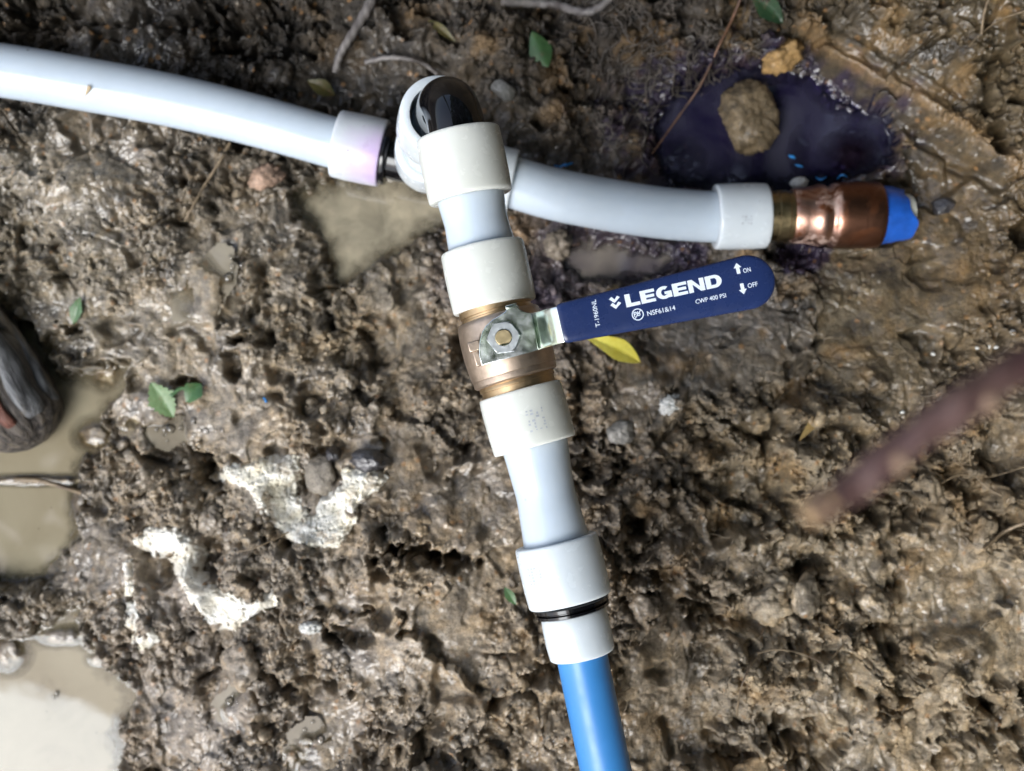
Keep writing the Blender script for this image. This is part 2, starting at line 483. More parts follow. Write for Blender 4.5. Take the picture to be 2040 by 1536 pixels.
for (a, b_, rx, ry, s) in SMOOTH_PATCHES:
    q = ((PXm - a) / rx) ** 2 + ((PYm - b_) / ry) ** 2 + 0.8 * gn(X / 18, Y / 18, 9)
    roughness = roughness * (1 - s * (1 - smooth(0.5, 1.4, q)))
big = 8.0 * fbm(X / 60, Y / 60, 21, 3)
vx = wx + 1.5 * gn(X / 3.4, Y / 3.4, 6) + 0.7 * gn(X / 1.7, Y / 1.7, 7)
vy = wy + 1.5 * gn(X / 3.4, Y / 3.4, 8) + 0.7 * gn(X / 1.7, Y / 1.7, 9)
bil = lambda n: np.abs(n) ** 0.8
l0 = bil(gn(wx / 46, wy / 46, 37)) * 15
l1 = bil(gn(wx / 24, wy / 24, 31)) * 13
l2 = bil(gn(vx / 10.5, vy / 10.5, 32)) * 9.0
l3 = bil(gn(vx / 5.2, vy / 5.2, 33)) * 5.0
l4 = bil(gn(X / 2.6 + .3 * vx, Y / 2.6 + .3 * vy, 34)) * 2.6
l5 = gn(X / 1.4, Y / 1.4, 35) * 1.3 + np.abs(gn(X / 1.9, Y / 1.9, 36)) * 1.0
f1, hid = worley(vx / 15, vy / 15, 41)
dome1 = smooth(0.62, 0.25, f1) * np.where(hid > 0.5, 6.0 * hid, 0)
f2, hid2 = worley(vx / 6.5, vy / 6.5, 42)
dome2 = smooth(0.62, 0.2, f2) * np.where(hid2 > 0.4, 3.6 * hid2, 0)
f3, hid3 = worley(vx / 3.4, vy / 3.4, 43)
dome3 = smooth(0.6, 0.2, f3) * np.where(hid3 > 0.35, 2.0 * hid3, 0)
pit = smooth(0.22, 0.46, fbm(wx / 30, wy / 30, 51, 3)) * 15
crack = smooth(0.90, 1.0, 1 - np.abs(gn(wx / 40, wy / 40, 52)) * 2.2) * 6 * smooth(-0.1, 0.2, gn(X / 60, Y / 60, 53))
fs, hs = worley(wx / 46 + 0.25 * gn(vx / 9, vy / 9, 44), wy / 46 + 0.25 * gn(vx / 9, vy / 9, 45), 46)
slab = (hs - 0.5) * 15 * (0.4 + 0.6 * smooth(500, 800, PXm))      # spade-cut blocks standing at different heights
low_right = 1 + 0.75 * smooth(900, 1300, PXm) * smooth(600, 900, PYm)
calm = 1 - 0.5 * smooth(1450, 1650, PXm) * smooth(800, 600, PYm)
rel = big * 0.8 + slab + roughness * (low_right * calm * (l1 * 1.1 + l2) + l0 - 2.5 + (0.5 + 0.5 * calm) * l3 + 0.62 * l4 + 1.25 * dome1 + dome2 + 0.75 * dome3 - 9.0) + (0.15 + 0.7 * roughness) * l5 - pit * (0.35 + 0.65 * roughness) - crack * roughness
Z = Z0 + rel * core

# modelled features: hollows and holes seen in the photo (px, py, rx, ry, depth mm)
HOLES = [(830, 1110, 80, 26, 16), (420, 945, 45, 40, 14), (370, 760, 26, 22, 9), (460, 720, 22, 40, 11), (570, 1010, 50, 75, 8), (1200, 905, 50, 60, 9), (770, 1110, 40, 30, 8),
         (900, 1120, 60, 22, 12), (660, 470, 60, 80, 5), (150, 690, 60, 40, 8), (1990, 250, 22, 70, 10), (1620, 1140, 40, 50, 10), (1400, 1190, 45, 50, 9), (1610, 1490, 70, 60, 10),
         (560, 1430, 60, 70, 6), (480, 620, 40, 60, 6), (1990, 1400, 60, 30, 10), (700, 1250, 50, 40, 10), (430, 1290, 30, 20, 5), (90, 30, 90, 60, 6), (520, 60, 120, 70, 8),
         (820, 30, 70, 50, 8), (1740, 1000, 60, 40, 7), (1960, 1000, 70, 40, 8), (1170, 800, 30, 60, 5), (1480, 1040, 60, 50, 7), (560, 900, 26, 26, 6), (330, 1120, 20, 60, 5)]
for (a, b_, rx, ry, d) in HOLES:
    q = ((PXm - a) / rx) ** 2 + ((PYm - b_) / ry) ** 2 + 1.7 * gn(wx / 14, wy / 14, 61) + 1.1 * gn(vx / 5.5, vy / 5.5, 65) + 0.5 * gn(vx / 2.4, vy / 2.4, 66)
    Z -= 1.5 * d * (1 - smooth(0.0, 1.0, q))
MOUNDS = [(1250, 300, 70, 60, 4), (640, 840, 60, 40, 5), (900, 1060, 60, 50, 4), (730, 1150, 60, 40, 4), (1545, 110, 45, 40, 12), (1890, 1310, 90, 60, 9), (1530, 1330, 130, 90, 8),
          (1330, 760, 80, 60, 6), (240, 1150, 60, 110, 5), (150, 360, 120, 60, 6), (1950, 130, 60, 60, 7), (1110, 250, 60, 60, 5), (1640, 1210, 90, 60, 5), (60, 1195, 110, 24, 9)]
for (a, b_, rx, ry, d) in MOUNDS:
    q = ((PXm - a) / rx) ** 2 + ((PYm - b_) / ry) ** 2 + 0.5 * gn(wx / 12, wy / 12, 62)
    Z += d * (1 - smooth(0.0, 1.3, q))
# the long smeared clay ridge at upper right
def segdist(px, py, a, b_):
    ex, ey = b_[0] - a[0], b_[1] - a[1]
    t = np.clip(((px - a[0]) * ex + (py - a[1]) * ey) / (ex * ex + ey * ey), 0, 1)
    return np.hypot(px - a[0] - ex * t, py - a[1] - ey * t), t
dr, tr = segdist(PXm, PYm, (1600, 50), (2060, 340))
Z += 9 * (1 - smooth(4, 52, dr + 10 * gn(X / 15, Y / 15, 63)))
dk, tk = segdist(PXm, PYm, (1640, 110), (2010, 330))
Z -= 5 * (1 - smooth(3, 22, np.abs(dk - 40) + 6 * gn(X / 9, Y / 9, 64)))

# puddles
PUDDLES = [
    dict(name='puddle', mat=WATER_TAN, level=-24, depth=7, poly=[(-160, 640), (60, 640), (110, 740), (165, 735), (250, 720), (250, 780), (205, 830), (215, 880), (165, 930), (150, 985), (160, 1060), (120, 1120), (60, 1165), (-160, 1170)],
         label='muddy tan puddle at the left edge beside the dark root'),
    dict(name='puddle', mat=WATER_TAN, level=-20, depth=7, poly=[(-160, 1250), (40, 1275), (90, 1240), (150, 1215), (170, 1290), (205, 1330), (268, 1390), (240, 1440), (238, 1500), (236, 1600), (200, 1760), (-160, 1760)],
         label='muddy puddle in the lower left corner mirroring white sky'),
    dict(name='puddle', mat=WATER_MILKY, level=-34, depth=7, poly=[(575, 385), (640, 355), (700, 350), (820, 365), (950, 360), (1010, 400), (990, 440), (880, 455), (820, 490), (760, 520), (690, 570), (655, 560), (640, 490), (600, 440)],
         label='tan puddle under the tee and ring joint'),
    dict(name='puddle', mat=WATER_PURPLE, level=-36, depth=8, poly=[(1290, 300), (1320, 200), (1400, 140), (1480, 128), (1560, 130), (1620, 150), (1660, 190), (1710, 215), (1770, 215), (1795, 265), (1780, 320), (1740, 350), (1660, 362), (1560, 380), (1420, 372), (1330, 352)],
         label='dark purple primer stained pool under the bank'),
    dict(name='puddle', mat=WATER_GREY, level=-30, depth=4, poly=[(1120, 500), (1180, 478), (1280, 490), (1360, 505), (1330, 540), (1250, 560), (1160, 562), (1125, 540)],
         label='grey purple puddle behind the blue valve handle'),
    dict(name='puddle', mat=WATER_PALE, level=None, depth=2, poly=[(585, 1450), (630, 1425), (652, 1460), (650, 1530), (640, 1600), (570, 1600), (560, 1500)],
         label='small pale puddle at the bottom edge left of the blue pipe'),
    dict(name='puddle', mat=WATER_PALE, level=None, depth=2, poly=[(425, 1395), (470, 1360), (490, 1385), (470, 1420), (520, 1440), (480, 1455), (440, 1425)],
         label='tiny puddle in the mud right of the white sky reflection'),
    dict(name='puddle', mat=WATER_PALE, level=None, depth=1.6, poly=[(425, 500), (470, 495), (475, 560), (440, 620), (400, 640), (350, 635), (345, 590), (390, 540)],
         label='shallow film of water on smooth mud below the left pipe'),
    dict(name='puddle', mat=WATER_PALE, level=None, depth=1.6, poly=[(235, 830), (330, 822), (430, 835), (425, 865), (350, 880), (330, 905), (280, 880), (240, 860)],
         label='shallow film of water with bubbles below the green sprig'),
]
def boxblur(a, k):
    p = np.pad(a, k, mode='edge'); c = np.cumsum(np.cumsum(p, 0), 1)
    c = np.pad(c, ((1, 0), (1, 0)))
    w = 2 * k + 1
    return (c[w:, w:] - c[:-w, w:] - c[w:, :-w] + c[:-w, :-w]) / (w * w)
shore_noise = 16 * gn(X / 13, Y / 13, 71) + 11 * gn(X / 5, Y / 5, 72) + 5 * gn(X / 2.2, Y / 2.2, 74)
wet = 0.15 + 0.4 * smooth(-0.2, 0.3, fbm(X / 55, Y / 55, 81, 2)) + 0.35 * (1 - roughness) + 0.25 * smooth(900, 300, PXm) - 0.5 * smooth(230, 90, PYm) * smooth(1450, 1250, PXm)
for pd in PUDDLES:
    pa = np.array(pd['poly']); lo = pa.min(0) - 90; hi = pa.max(0) + 90
    m = (PXm > lo[0]) & (PXm < hi[0]) & (PYm > lo[1]) & (PYm < hi[1]) & (outside <= 60)
    jj, ii = np.where(m)
    if len(jj) == 0: continue
    sl = (slice(jj.min(), jj.max() + 1), slice(ii.min(), ii.max() + 1))
    sd = polysd(PXm[sl], PYm[sl], pd['poly']) + shore_noise[sl]
    if pd['level'] is None:      # a mere film: water lying in the hollows of the mud as it is
        k = smooth(-20, 12, sd)
        gb = boxblur(Z[sl], 6)
        Z[sl] = Z[sl] * (1 - 0.72 * k) + gb * 0.72 * k
        pd['level'] = float(np.percentile(Z[sl][sd > 0], 50))
        wet[sl] = np.maximum(wet[sl], 1.0 * (1 - smooth(5, 50, -sd)))
        pd['sl'] = sl; pd['sd'] = sd; pd['film'] = True
        continue
    L = pd['level']; z = Z[sl]
    inside = L - np.minimum(pd['depth'], 0.16 * sd) + 0.25 * np.clip(z - Z0[sl], -4, 4) * 0.6
    fine = roughness[sl] * (l2 * .35 + l3 * .7 + l4 + dome2 * .6 + dome3 * .8)[sl] + l5[sl] * .6
    rise = L + np.minimum(7.0, 0.07 * np.maximum(-sd, 0)) - 0.9 + fine * smooth(0, 18, -sd)
    zi = np.minimum(inside, L - 0.35)
    zo = np.maximum(z, rise)
    k = smooth(-6, 6, sd)
    Z[sl] = np.where(sd > -60, zo * (1 - k) + zi * k, z)
    wet[sl] = np.maximum(wet[sl], 1.0 * (1 - smooth(10, 70, -sd)))
    pd['sl'] = sl; pd['sd'] = sd
# lumps that nearly break the surface of the left puddles
for (a, b_, rx, ry, top) in [(205, 735, 42, 40, 0.5), (182, 866, 38, 34, 0.7), (60, 958, 120, 12, 0.9), (150, 1000, 20, 60, 0.5), (120, 1270, 60, 22, 0.8), (185, 1320, 24, 18, .7), (10, 1300, 40, 40, .8), (1708, 300, 62, 46, 0.0), (1590, 300, 30, 60, -2.4), (1360, 310, 50, 40, -1.6)]:
    q = ((PXm - a) / rx) ** 2 + ((PYm - b_) / ry) ** 2
    L = -36 if a > 1200 else (-24 if b_ < 1200 else -20)
    tgt = L + top - 3.0 * q + 0.8 * gn(X / 5, Y / 5, 73)
    Z = np.where(q < 2.2, np.maximum(Z, tgt), Z)

# pipes press into the mud: never above their undersides
def clear_under(path_px, r_mm):
    global Z
    pts = [P(*p) * 1000 for p in path_px]
    for a, b_ in zip(pts[:-1], pts[1:]):
        m0 = (min(a.x, b_.x) - 30, max(a.x, b_.x) + 30, min(a.y, b_.y) - 30, max(a.y, b_.y) + 30)
        i0, i1 = np.searchsorted(gx, m0[0]), np.searchsorted(gx, m0[1]); j0, j1 = np.searchsorted(gy, m0[2]), np.searchsorted(gy, m0[3])
        xx, yy = X[j0:j1, i0:i1], Y[j0:j1, i0:i1]
        d, t = segdist(xx, yy, (a.x, a.y), (b_.x, b_.y))
        za = a.z + (b_.z - a.z) * t
        cap = za - np.sqrt(np.clip((r_mm + 0.6) ** 2 - d * d, 0, None)) * 0.97
        Z[j0:j1, i0:i1] = np.where(d < r_mm + 0.6, np.minimum(Z[j0:j1, i0:i1], cap), Z[j0:j1, i0:i1])
LEFT_AX = [(-260, 108, 18), (0, 140, 14), (170, 168, 10), (340, 200, 6), (500, 238, 3), (670, 286, 0)]
MAIN_AX = [(670, 286, 0), (764, 306, 0), (862, 328, 0), (1018, 362, -1)]
RIGHT_AX = [(1018, 362, -1), (1100, 386, -3), (1200, 406, -6), (1300, 422, -8), (1380, 430, -10), (1430, 432, -11), (1535, 430, -12), (1762, 428, -13)]
clear_under(LEFT_AX, 14.3); clear_under(MAIN_AX, 18.6); clear_under(RIGHT_AX, 18.6)

# pit sides and open ground away from the frame (low toward the light, higher behind)
rise_dir = np.clip(0.5 + 0.5 * (X * 0.6 + Y * 0.8) / (np.hypot(X, Y) + 1e-6), 0, 1)
Z = Z + smooth(70, 520, outside) * (130 + 300 * rise_dir) + smooth(60, 200, outside) * 14 * fbm(X / 130, Y / 130, 91, 3)

# ground colour (albedo): tones differ by place, darkest at upper left; stains keep their own outline
COLS = [(100, 40, .06, .05, .038), (400, 60, .022, .019, .016), (560, 130, .04, .034, .027), (700, 60, .045, .038, .03), (950, 60, .06, .048, .035), (1250, 70, .055, .045, .036), (1500, 40, .085, .066, .042), (1650, 90, .14, .105, .055),
        (1900, 90, .17, .125, .062), (1950, 300, .19, .135, .065), (1950, 500, .24, .165, .078), (1750, 620, .19, .145, .078), (1450, 650, .17, .15, .13), (1250, 860, .16, .13, .095), (1500, 880, .17, .135, .085),
        (1900, 850, .15, .115, .07), (1500, 1350, .22, .18, .125), (1880, 1300, .19, .15, .095), (1260, 1120, .14, .112, .08), (1280, 1480, .19, .15, .10), (900, 1250, .29, .23, .155), (700, 1400, .24, .20, .15),
        (350, 1300, .24, .20, .155), (500, 880, .28, .235, .175), (650, 700, .26, .215, .15), (820, 850, .22, .18, .13), (400, 560, .26, .22, .16), (150, 480, .22, .19, .14), (330, 370, .18, .15, .11), (600, 400, .15, .125, .09),
        (1000, 200, .14, .115, .085), (1200, 260, .13, .10, .07), (1350, 320, .07, .055, .06), (1600, 300, .10, .075, .06), (1750, 250, .12, .095, .065), (60, 1200, .19, .16, .12), (1100, 500, .15, .12, .10), (600, 1150, .25, .21, .16)]
CC = np.array(COLS)
gl_ = CC[:, 2:5].mean(1, keepdims=True); wr = np.clip((CC[:, :1] - 900) / 600, 0, 1); lowr = np.clip((CC[:, 1:2] - 600) / 300, 0, 1)
CC[:, 2:5] = (CC[:, 2:5] * 0.86 + gl_ * 0.14) * (1.1 + wr * (0.55 * lowr - 0.52 * (1 - lowr)))
LC = idw(LPX, LPY, CC[:, :2], CC[:, 2:5], 130.0)
jx = 60 * gn(X / 22, Y / 22, 101) + 25 * gn(X / 7, Y / 7, 102)
jy = 60 * gn(X / 22, Y / 22, 103) + 25 * gn(X / 7, Y / 7, 104)
C = lut(LC, np.clip(PXm + jx, -380, 2400), np.clip(PYm + jy, -380, 1900))
och = smooth(0.1, 0.5, fbm(X / 26, Y / 26, 105, 3))[..., None] * np.clip((PXm - 300) / 1200, 0.1, 1)[..., None]
C = C * (1 - 0.5 * och) + np.array([.26, .165, .07]) * 0.5 * och
dkm = smooth(0.12, 0.5, fbm(X / 20, Y / 20, 106, 3))[..., None]
C = C * (1 - 0.55 * dkm)
C = C * (0.85 + 0.5 * np.clip(gn(X / 4, Y / 4, 107), -0.5, 0.5))[..., None]
stain = np.zeros(X.shape)
for (a, b_, rx, ry, s) in [(1500, 250, 330, 170, .85), (1330, 300, 90, 90, .9), (1250, 450, 200, 60, .7), (1350, 520, 60, 60, 1), (1600, 510, 60, 40, 1), (1480, 380, 160, 60, .9), (790, 350, 60, 50, .6), (1100, 560, 90, 60, .55), (1080, 600, 40, 30, .8)]:
    q = ((PXm - a) / rx) ** 2 + ((PYm - b_) / ry) ** 2 + 0.9 * gn(X / 14, Y / 14, 108) + 0.5 * gn(X / 5, Y / 5, 109)
    stain = np.maximum(stain, s * (1 - smooth(0.5, 1.1, q)))
C = C * (1 - 0.82 * stain[..., None]) + np.array([.017, .011, .042]) * 0.82 * stain[..., None]
qo = ((PXm - 1708) / 62) ** 2 + ((PYm - 300) / 46) ** 2 + 0.5 * gn(X / 9, Y / 9, 111)
ko = ((1 - smooth(0.5, 1.2, qo)) * 0.85)[..., None]
C = C * (1 - ko) + np.array([.16, .13, .06]) * ko
rt = (1 - smooth(6, 30, dr + 10 * gn(X / 9, Y / 9, 110)))[..., None] * 0.7
C = C * (1 - rt) + np.array([.20, .135, .07]) * rt
far_c = smooth(80, 900, outside)[..., None]
C = C * (1 - far_c) + np.array([.10, .085, .05]) * far_c
C = np.clip(C, 0.004, 0.6)

idx = np.arange(NX * NY).reshape(NY, NX)
gfaces = np.stack([idx[:-1, :-1], idx[:-1, 1:], idx[1:, 1:], idx[1:, :-1]], -1).reshape(-1, 4)
gv = np.stack([X, Y, Z], -1).reshape(-1, 3) * 0.001
ground = mesh_obj('ground', gv, gfaces, MUD, colors=C.reshape(-1, 3), extra={'wet': np.clip(wet, 0, 1)})
tag(ground, 'wet crumbly brown mud on the floor of the trench', None, None, 'structure')

j0c, j1c, i0c, i1c = noy, noy + ncy, nox, nox + ncx
Zc = Z[j0c:j1c, i0c:i1c]
Zs = boxblur(Zc, 4)
Zsm = boxblur(Zc, 12)
def samp(tab, x, y):
    fx = np.clip((np.asarray(x) + 322.0) / (644.0 / (ncx - 1)), 0, ncx - 1.001); fy = np.clip((np.asarray(y) + 250.0) / (500.0 / (ncy - 1)), 0, ncy - 1.001)
    i = fx.astype(int); j = fy.astype(int); a = fx - i; b = fy - j
    if tab.ndim == 3: a = a[..., None]; b = b[..., None]
    return (tab[j, i] * (1 - a) + tab[j, i + 1] * a) * (1 - b) + (tab[j + 1, i] * (1 - a) + tab[j + 1, i + 1] * a) * b
def ground_hit(px, py, tab=None):
    """height in mm of the ground seen at this pixel"""
    tab = Zs if tab is None else tab
    z = -10.0
    for _ in range(14):
        p = P(px, py, z)
        z = 0.5 * z + 0.5 * float(samp(tab, p.x * 1000, p.y * 1000))
    return z

# ------------------------------------------------------------------ water sheets, rising a little where they meet the mud
for pd in PUDDLES:
    if 'sl' not in pd: continue
    sl, sd, L = pd['sl'], pd['sd'], pd['level']
    step = 1
    g = Z[sl]; s = 0.9 if pd['mat'] is WATER_PURPLE else 0.6
    gb = boxblur(g, 1)
    wz = gb + s * np.logaddexp(0, (L - gb) / s) - 0.28
    keep = (sd > (-4 if 'film' in pd else -28))
    fm = keep[:-1, :-1] & keep[1:, :-1] & keep[:-1, 1:] & keep[1:, 1:]
    vis = np.maximum.reduce([(wz - g)[:-1, :-1], (wz - g)[1:, :-1], (wz - g)[:-1, 1:], (wz - g)[1:, 1:]]) > -0.15
    fm &= vis
    jj, ii = np.where(fm)
    quads = np.stack([jj * g.shape[1] + ii, jj * g.shape[1] + ii + 1, (jj + 1) * g.shape[1] + ii + 1, (jj + 1) * g.shape[1] + ii], -1)
    used, inv = np.unique(quads.ravel(), return_inverse=True)
    vv = np.stack([X[sl].ravel()[used], Y[sl].ravel()[used], wz.ravel()[used]], -1) * 0.001
    if len(used) == 0: continue
    o = mesh_obj(pd['name'], vv, inv.reshape(-1, 4), pd['mat'], extra={'depth': np.maximum(wz - g, 0).ravel()[used]})
    tag(o, pd['label'], None, None, 'structure')

# bubbles lying on the films of water
bv, bf = [], []
rs = np.random.RandomState(8)
spots = [(330, 862, 60, 26, 16), (400, 852, 30, 14, 8), (455, 530, 18, 26, 6), (110, 1388, 14, 6, 4), (250, 880, 20, 14, 5), (205, 735, 25, 22, 4), (620, 1470, 18, 30, 4), (470, 1390, 14, 14, 3)]
for (a, b_, rx, ry, n) in spots:
    for k in range(n):
        px, py = a + rs.normal(0, rx * 0.6), b_ + rs.normal(0, ry * 0.6)
        z = ground_hit(px, py, Zc)
        for pd in PUDDLES:
            if polysd(np.array([px]), np.array([py]), pd['poly'])[0] > 0: z = max(z, pd['level'])
        c = P(px, py, z); r = 0.0007 + 0.0021 * rs.rand() ** 2
        b0 = len(bv)
        for i in range(6):
            e = i / 5 * math.pi / 2
            for j in range(16):
                t_ = j / 16 * 2 * math.pi
                bv.append(Vector((c.x + r * math.cos(e) * math.cos(t_), c.y + r * math.cos(e) * math.sin(t_), c.z - 0.0001 + r * 0.75 * math.sin(e))))
        for i in range(5):
            for j in range(16):
                bf.append((b0 + i * 16 + j, b0 + i * 16 + (j + 1) % 16, b0 + (i + 1) * 16 + (j + 1) % 16, b0 + (i + 1) * 16 + j))
def make_bubble():
    m, nt, b = new_mat('bubble_film')
    tr = N(nt, 'ShaderNodeBsdfTransparent'); gl = N(nt, 'ShaderNodeBsdfGlossy'); gl.inputs['Roughness'].default_value = 0.02
    fr = N(nt, 'ShaderNodeFresnel', in_IOR=1.6); mx = N(nt, 'ShaderNodeMixShader')
    nt.links.new(fr.outputs[0], mx.inputs[0]); nt.links.new(tr.outputs[0], mx.inputs[1]); nt.links.new(gl.outputs[0], mx.inputs[2])
    nt.links.new(mx.outputs[0], nt.nodes['Material Output'].inputs['Surface'])
    return m
tag(mesh_obj('bubbles', bv, bf, make_bubble()), 'small clear bubbles on the films of muddy water', None, None, 'stuff')

# ------------------------------------------------------------------ loose crumbs of mud over the sheet
def ico_lumps(nvar, sub, seed):
    out = []
    rs = np.random.RandomState(seed)
    for k in range(nvar):
        bm = bmesh.new(); bmesh.ops.create_icosphere(bm, subdivisions=sub, radius=1.0)
        v = np.array([tuple(x.co) for x in bm.verts]); f = np.array([[x.index for x in fc.verts] for fc in bm.faces]); bm.free()
        ph = rs.rand(6) * 6.28; fr = 1.4 + rs.rand(6) * 1.6
        d = 1 + 0.17 * np.sin(v[:, 0] * fr[0] * 1.5 + ph[0]) + 0.15 * np.sin(v[:, 1] * fr[1] * 1.9 + ph[1]) + 0.14 * np.sin(v[:, 2] * fr[2] * 2.3 + ph[2]) + 0.15 * rs.randn(len(v))
        out.append((v * d[:, None], f))
    return out
LUMPS = ico_lumps(10, 2, 3)
def rand_rot(rs, n):
    q = rs.randn(n, 4); q /= np.linalg.norm(q, axis=1)[:, None]
    w, x, y, z = q.T
    return np.stack([np.stack([1 - 2 * (y * y + z * z), 2 * (x * y - z * w), 2 * (x * z + y * w)], -1), np.stack([2 * (x * y + z * w), 1 - 2 * (x * x + z * z), 2 * (y * z - x * w)], -1), np.stack([2 * (x * z - y * w), 2 * (y * z + x * w), 1 - 2 * (x * x + y * y)], -1)], 1)
Cc = C[j0c:j1c, i0c:i1c]; Rc = roughness[j0c:j1c, i0c:i1c]; Wc = np.clip(wet, 0, 1)[j0c:j1c, i0c:i1c]
water_mask = np.zeros(X.shape, bool)
for pd in PUDDLES:
    if 'sl' in pd: water_mask[pd['sl']] |= pd['sd'] > -10
Mc = water_mask[j0c:j1c, i0c:i1c].astype(float)
LUMPS_S = ico_lumps(10, 1, 4)
rs = np.random.RandomState(5)
VV, FF, CO, WE = [], [], [], []
base = 0
for nc, lumps, s0, s1, pw in ((7000, LUMPS, 1.0, 2.2, 3.0), (26000, LUMPS_S, 0.45, 0.75, 1.6)):
    cx_ = rs.uniform(-318, 318, nc); cy_ = rs.uniform(-246, 246, nc)
    clump = np.clip(0.5 + 1.3 * gn(cx_ / 16, cy_ / 16, 55) + 0.7 * gn(cx_ / 6, cy_ / 6, 56), 0, 1)
    ok = (samp(Rc, cx_, cy_) * (0.35 + 0.9 * clump) > rs.uniform(0.15, 0.8, nc)) & (samp(Mc, cx_, cy_) < 0.1)
    cx_, cy_ = cx_[ok], cy_[ok]; nc = len(cx_)
    size = s0 + s1 * rs.rand(nc) ** pw
    cz_ = samp(Zc, cx_, cy_); ROT = rand_rot(rs, nc)
    ccol = samp(Cc, cx_, cy_) * (0.8 + 0.6 * rs.rand(nc, 1)); cwet = samp(Wc, cx_, cy_)
    for k in range(len(lumps)):
        sel = np.arange(nc) % len(lumps) == k
        v, f = lumps[k]; m_ = int(sel.sum()); nv = len(v)
        s3 = size[sel][:, None] * (0.65 + 0.7 * rs.rand(m_, 3))
        p = np.einsum('nij,nvj->nvi', ROT[sel], v[None] * s3[:, None, :]) + np.stack([cx_[sel], cy_[sel], cz_[sel] + size[sel] * 0.2], -1)[:, None, :]
        VV.append(p.reshape(-1, 3)); FF.append((f[None] + (base + np.arange(m_) * nv)[:, None, None]).reshape(-1, 3)); base += m_ * nv
        CO.append(np.repeat(ccol[sel], nv, 0)); WE.append(np.repeat(cwet[sel], nv))
# bigger clods, half sunk, thrown up where the digging was rough
from mathutils import noise as mnoise
BIG = []
for k in range(14):
    bm = bmesh.new(); bmesh.ops.create_icosphere(bm, subdivisions=4, radius=1.0)
    off_ = Vector((k * 7.3, k * 3.1, k * 5.7)); vs = []
    for v in bm.verts:
        n_ = v.co.normalized(); q = n_ + off_
        d = 1 + 0.34 * mnoise.noise(q * 1.3) + 0.26 * mnoise.noise(q * 2.9) + 0.17 * abs(mnoise.noise(q * 5.5)) + 0.13 * mnoise.noise(q * 11) + 0.06 * mnoise.noise(q * 23)
        vs.append(tuple(n_ * d))
    BIG.append((np.array(vs), np.array([[x.index for x in f.verts] for f in bm.faces]))); bm.free()
nb = 900
bx_ = rs.uniform(-318, 318, nb); by_ = rs.uniform(-246, 246, nb)
clump = 0.5 + 1.3 * gn(bx_ / 40, by_ / 40, 57)
keep_ = (samp(Rc, bx_, by_) > 0.6) & (clump > rs.uniform(0.1, 1.1, nb)) & (samp(Mc, bx_, by_) < 0.05) & (bx_ > -190 + 120 * rs.rand(nb))
for ax_ in (LEFT_AX, MAIN_AX, RIGHT_AX):
    pp = [P(*p) * 1000 for p in ax_]
    for a, b_ in zip(pp[:-1], pp[1:]): keep_ &= segdist(bx_, by_, (a.x, a.y), (b_.x, b_.y))[0] > 30
for qx, qy in ((1335, 806), (1238, 862), (1075, 95), (1530, 20), (880, 60), (640, 175), (622, 1249), (600, 980), (670, 1010), (650, 930), (740, 918), (400, 1130), (450, 1210), (533, 356), (1003, 182), (1880, 412), (1555, 112), (1110, 490),
               (1225, 590), (1220, 695), (1970, 690), (1945, 693), (2016, 662), (1858, 705), (1797, 822), (1620, 842), (1560, 1298), (1480, 1360), (1620, 1308), (1016, 1188), (975, 800), (1122, 325), (1400, 150), (1345, 240), (700, 70), (800, 116), (1100, 10)):
    w_ = P(qx, qy, ground_hit(qx, qy, Zsm)) * 1000
    keep_ &= np.hypot(bx_ - w_.x, by_ - w_.y) > 17
bx_, by_ = bx_[keep_][:230], by_[keep_][:230]; nb = len(bx_)
bz_ = samp(Zs, bx_, by_)
for k in range(nb):
    v, f = BIG[k % 14]; sz = 3.5 + 7.0 * rs.rand() ** 1.8
    p = (v * (sz * (0.75 + 0.5 * rs.rand(3)))) @ rand_rot(rs, 1)[0].T
    p[:, 2] *= 0.75
    p = p + np.array([bx_[k], by_[k], bz_[k] + sz * 0.12])
    cc_ = samp(Cc, np.clip(p[:, 0], -320, 320), np.clip(p[:, 1], -248, 248)) * (0.95 + 0.35 * rs.rand())
    VV.append(p); FF.append(f + base); base += len(v); CO.append(cc_); WE.append(np.full(len(v), float(samp(Wc, bx_[k], by_[k])) * 0.9))
crumbs = mesh_obj('mud_crumbs', np.concatenate(VV) * 0.001, np.concatenate(FF), MUD, colors=np.clip(np.concatenate(CO), .004, .6), extra={'wet': np.concatenate(WE)})
tag(crumbs, 'loose crumbs of brown mud scattered over the trench floor', None, None, 'stuff')

# ------------------------------------------------------------------ the water line: pipes, rings, tee, elbow, valve (all rigidly joined)
PEX = make_pex('white_pex', (0.50, 0.575, 0.65), rough=0.19, film_amt=0.05)
RING = make_pex('white_ring_plastic', (0.58, 0.635, 0.675), rough=0.22, film_amt=0.0)
RING_CREAM = make_pex('cream_ring_plastic', (0.60, 0.62, 0.585), rough=0.23, film_amt=0.0)
BLACK = simple('black_polymer', (0.003, 0.003, 0.004), 0.06, var=0.2, scale=90, bump_mm=0.006, bscale=200, spec=0.5)
BRASS = simple('cast_brass', (0.46, 0.37, 0.295), 0.46, 1.0, var=0.18, scale=220, bump_mm=0.08, bscale=1500)
GOLD = simple('machined_brass', (0.44, 0.32, 0.19), 0.4, 1.0, var=0.05, scale=300)
ZINC = simple('zinc_plated_steel', (0.72, 0.74, 0.76), 0.14, 1.0, var=0.10, scale=80, bump_mm=0.02, bscale=300)
NUTM = simple('dull_zinc_nut', (0.60, 0.64, 0.66), 0.42, 1.0, var=0.1, scale=300)
VINYL = simple('blue_vinyl', (0.012, 0.024, 0.085), 0.27, var=0.15, scale=60, bump_mm=0.04, bscale=220)
WHITE_INK = simple('white_ink', (0.62, 0.70, 0.80), 0.5, var=0.08, scale=600)
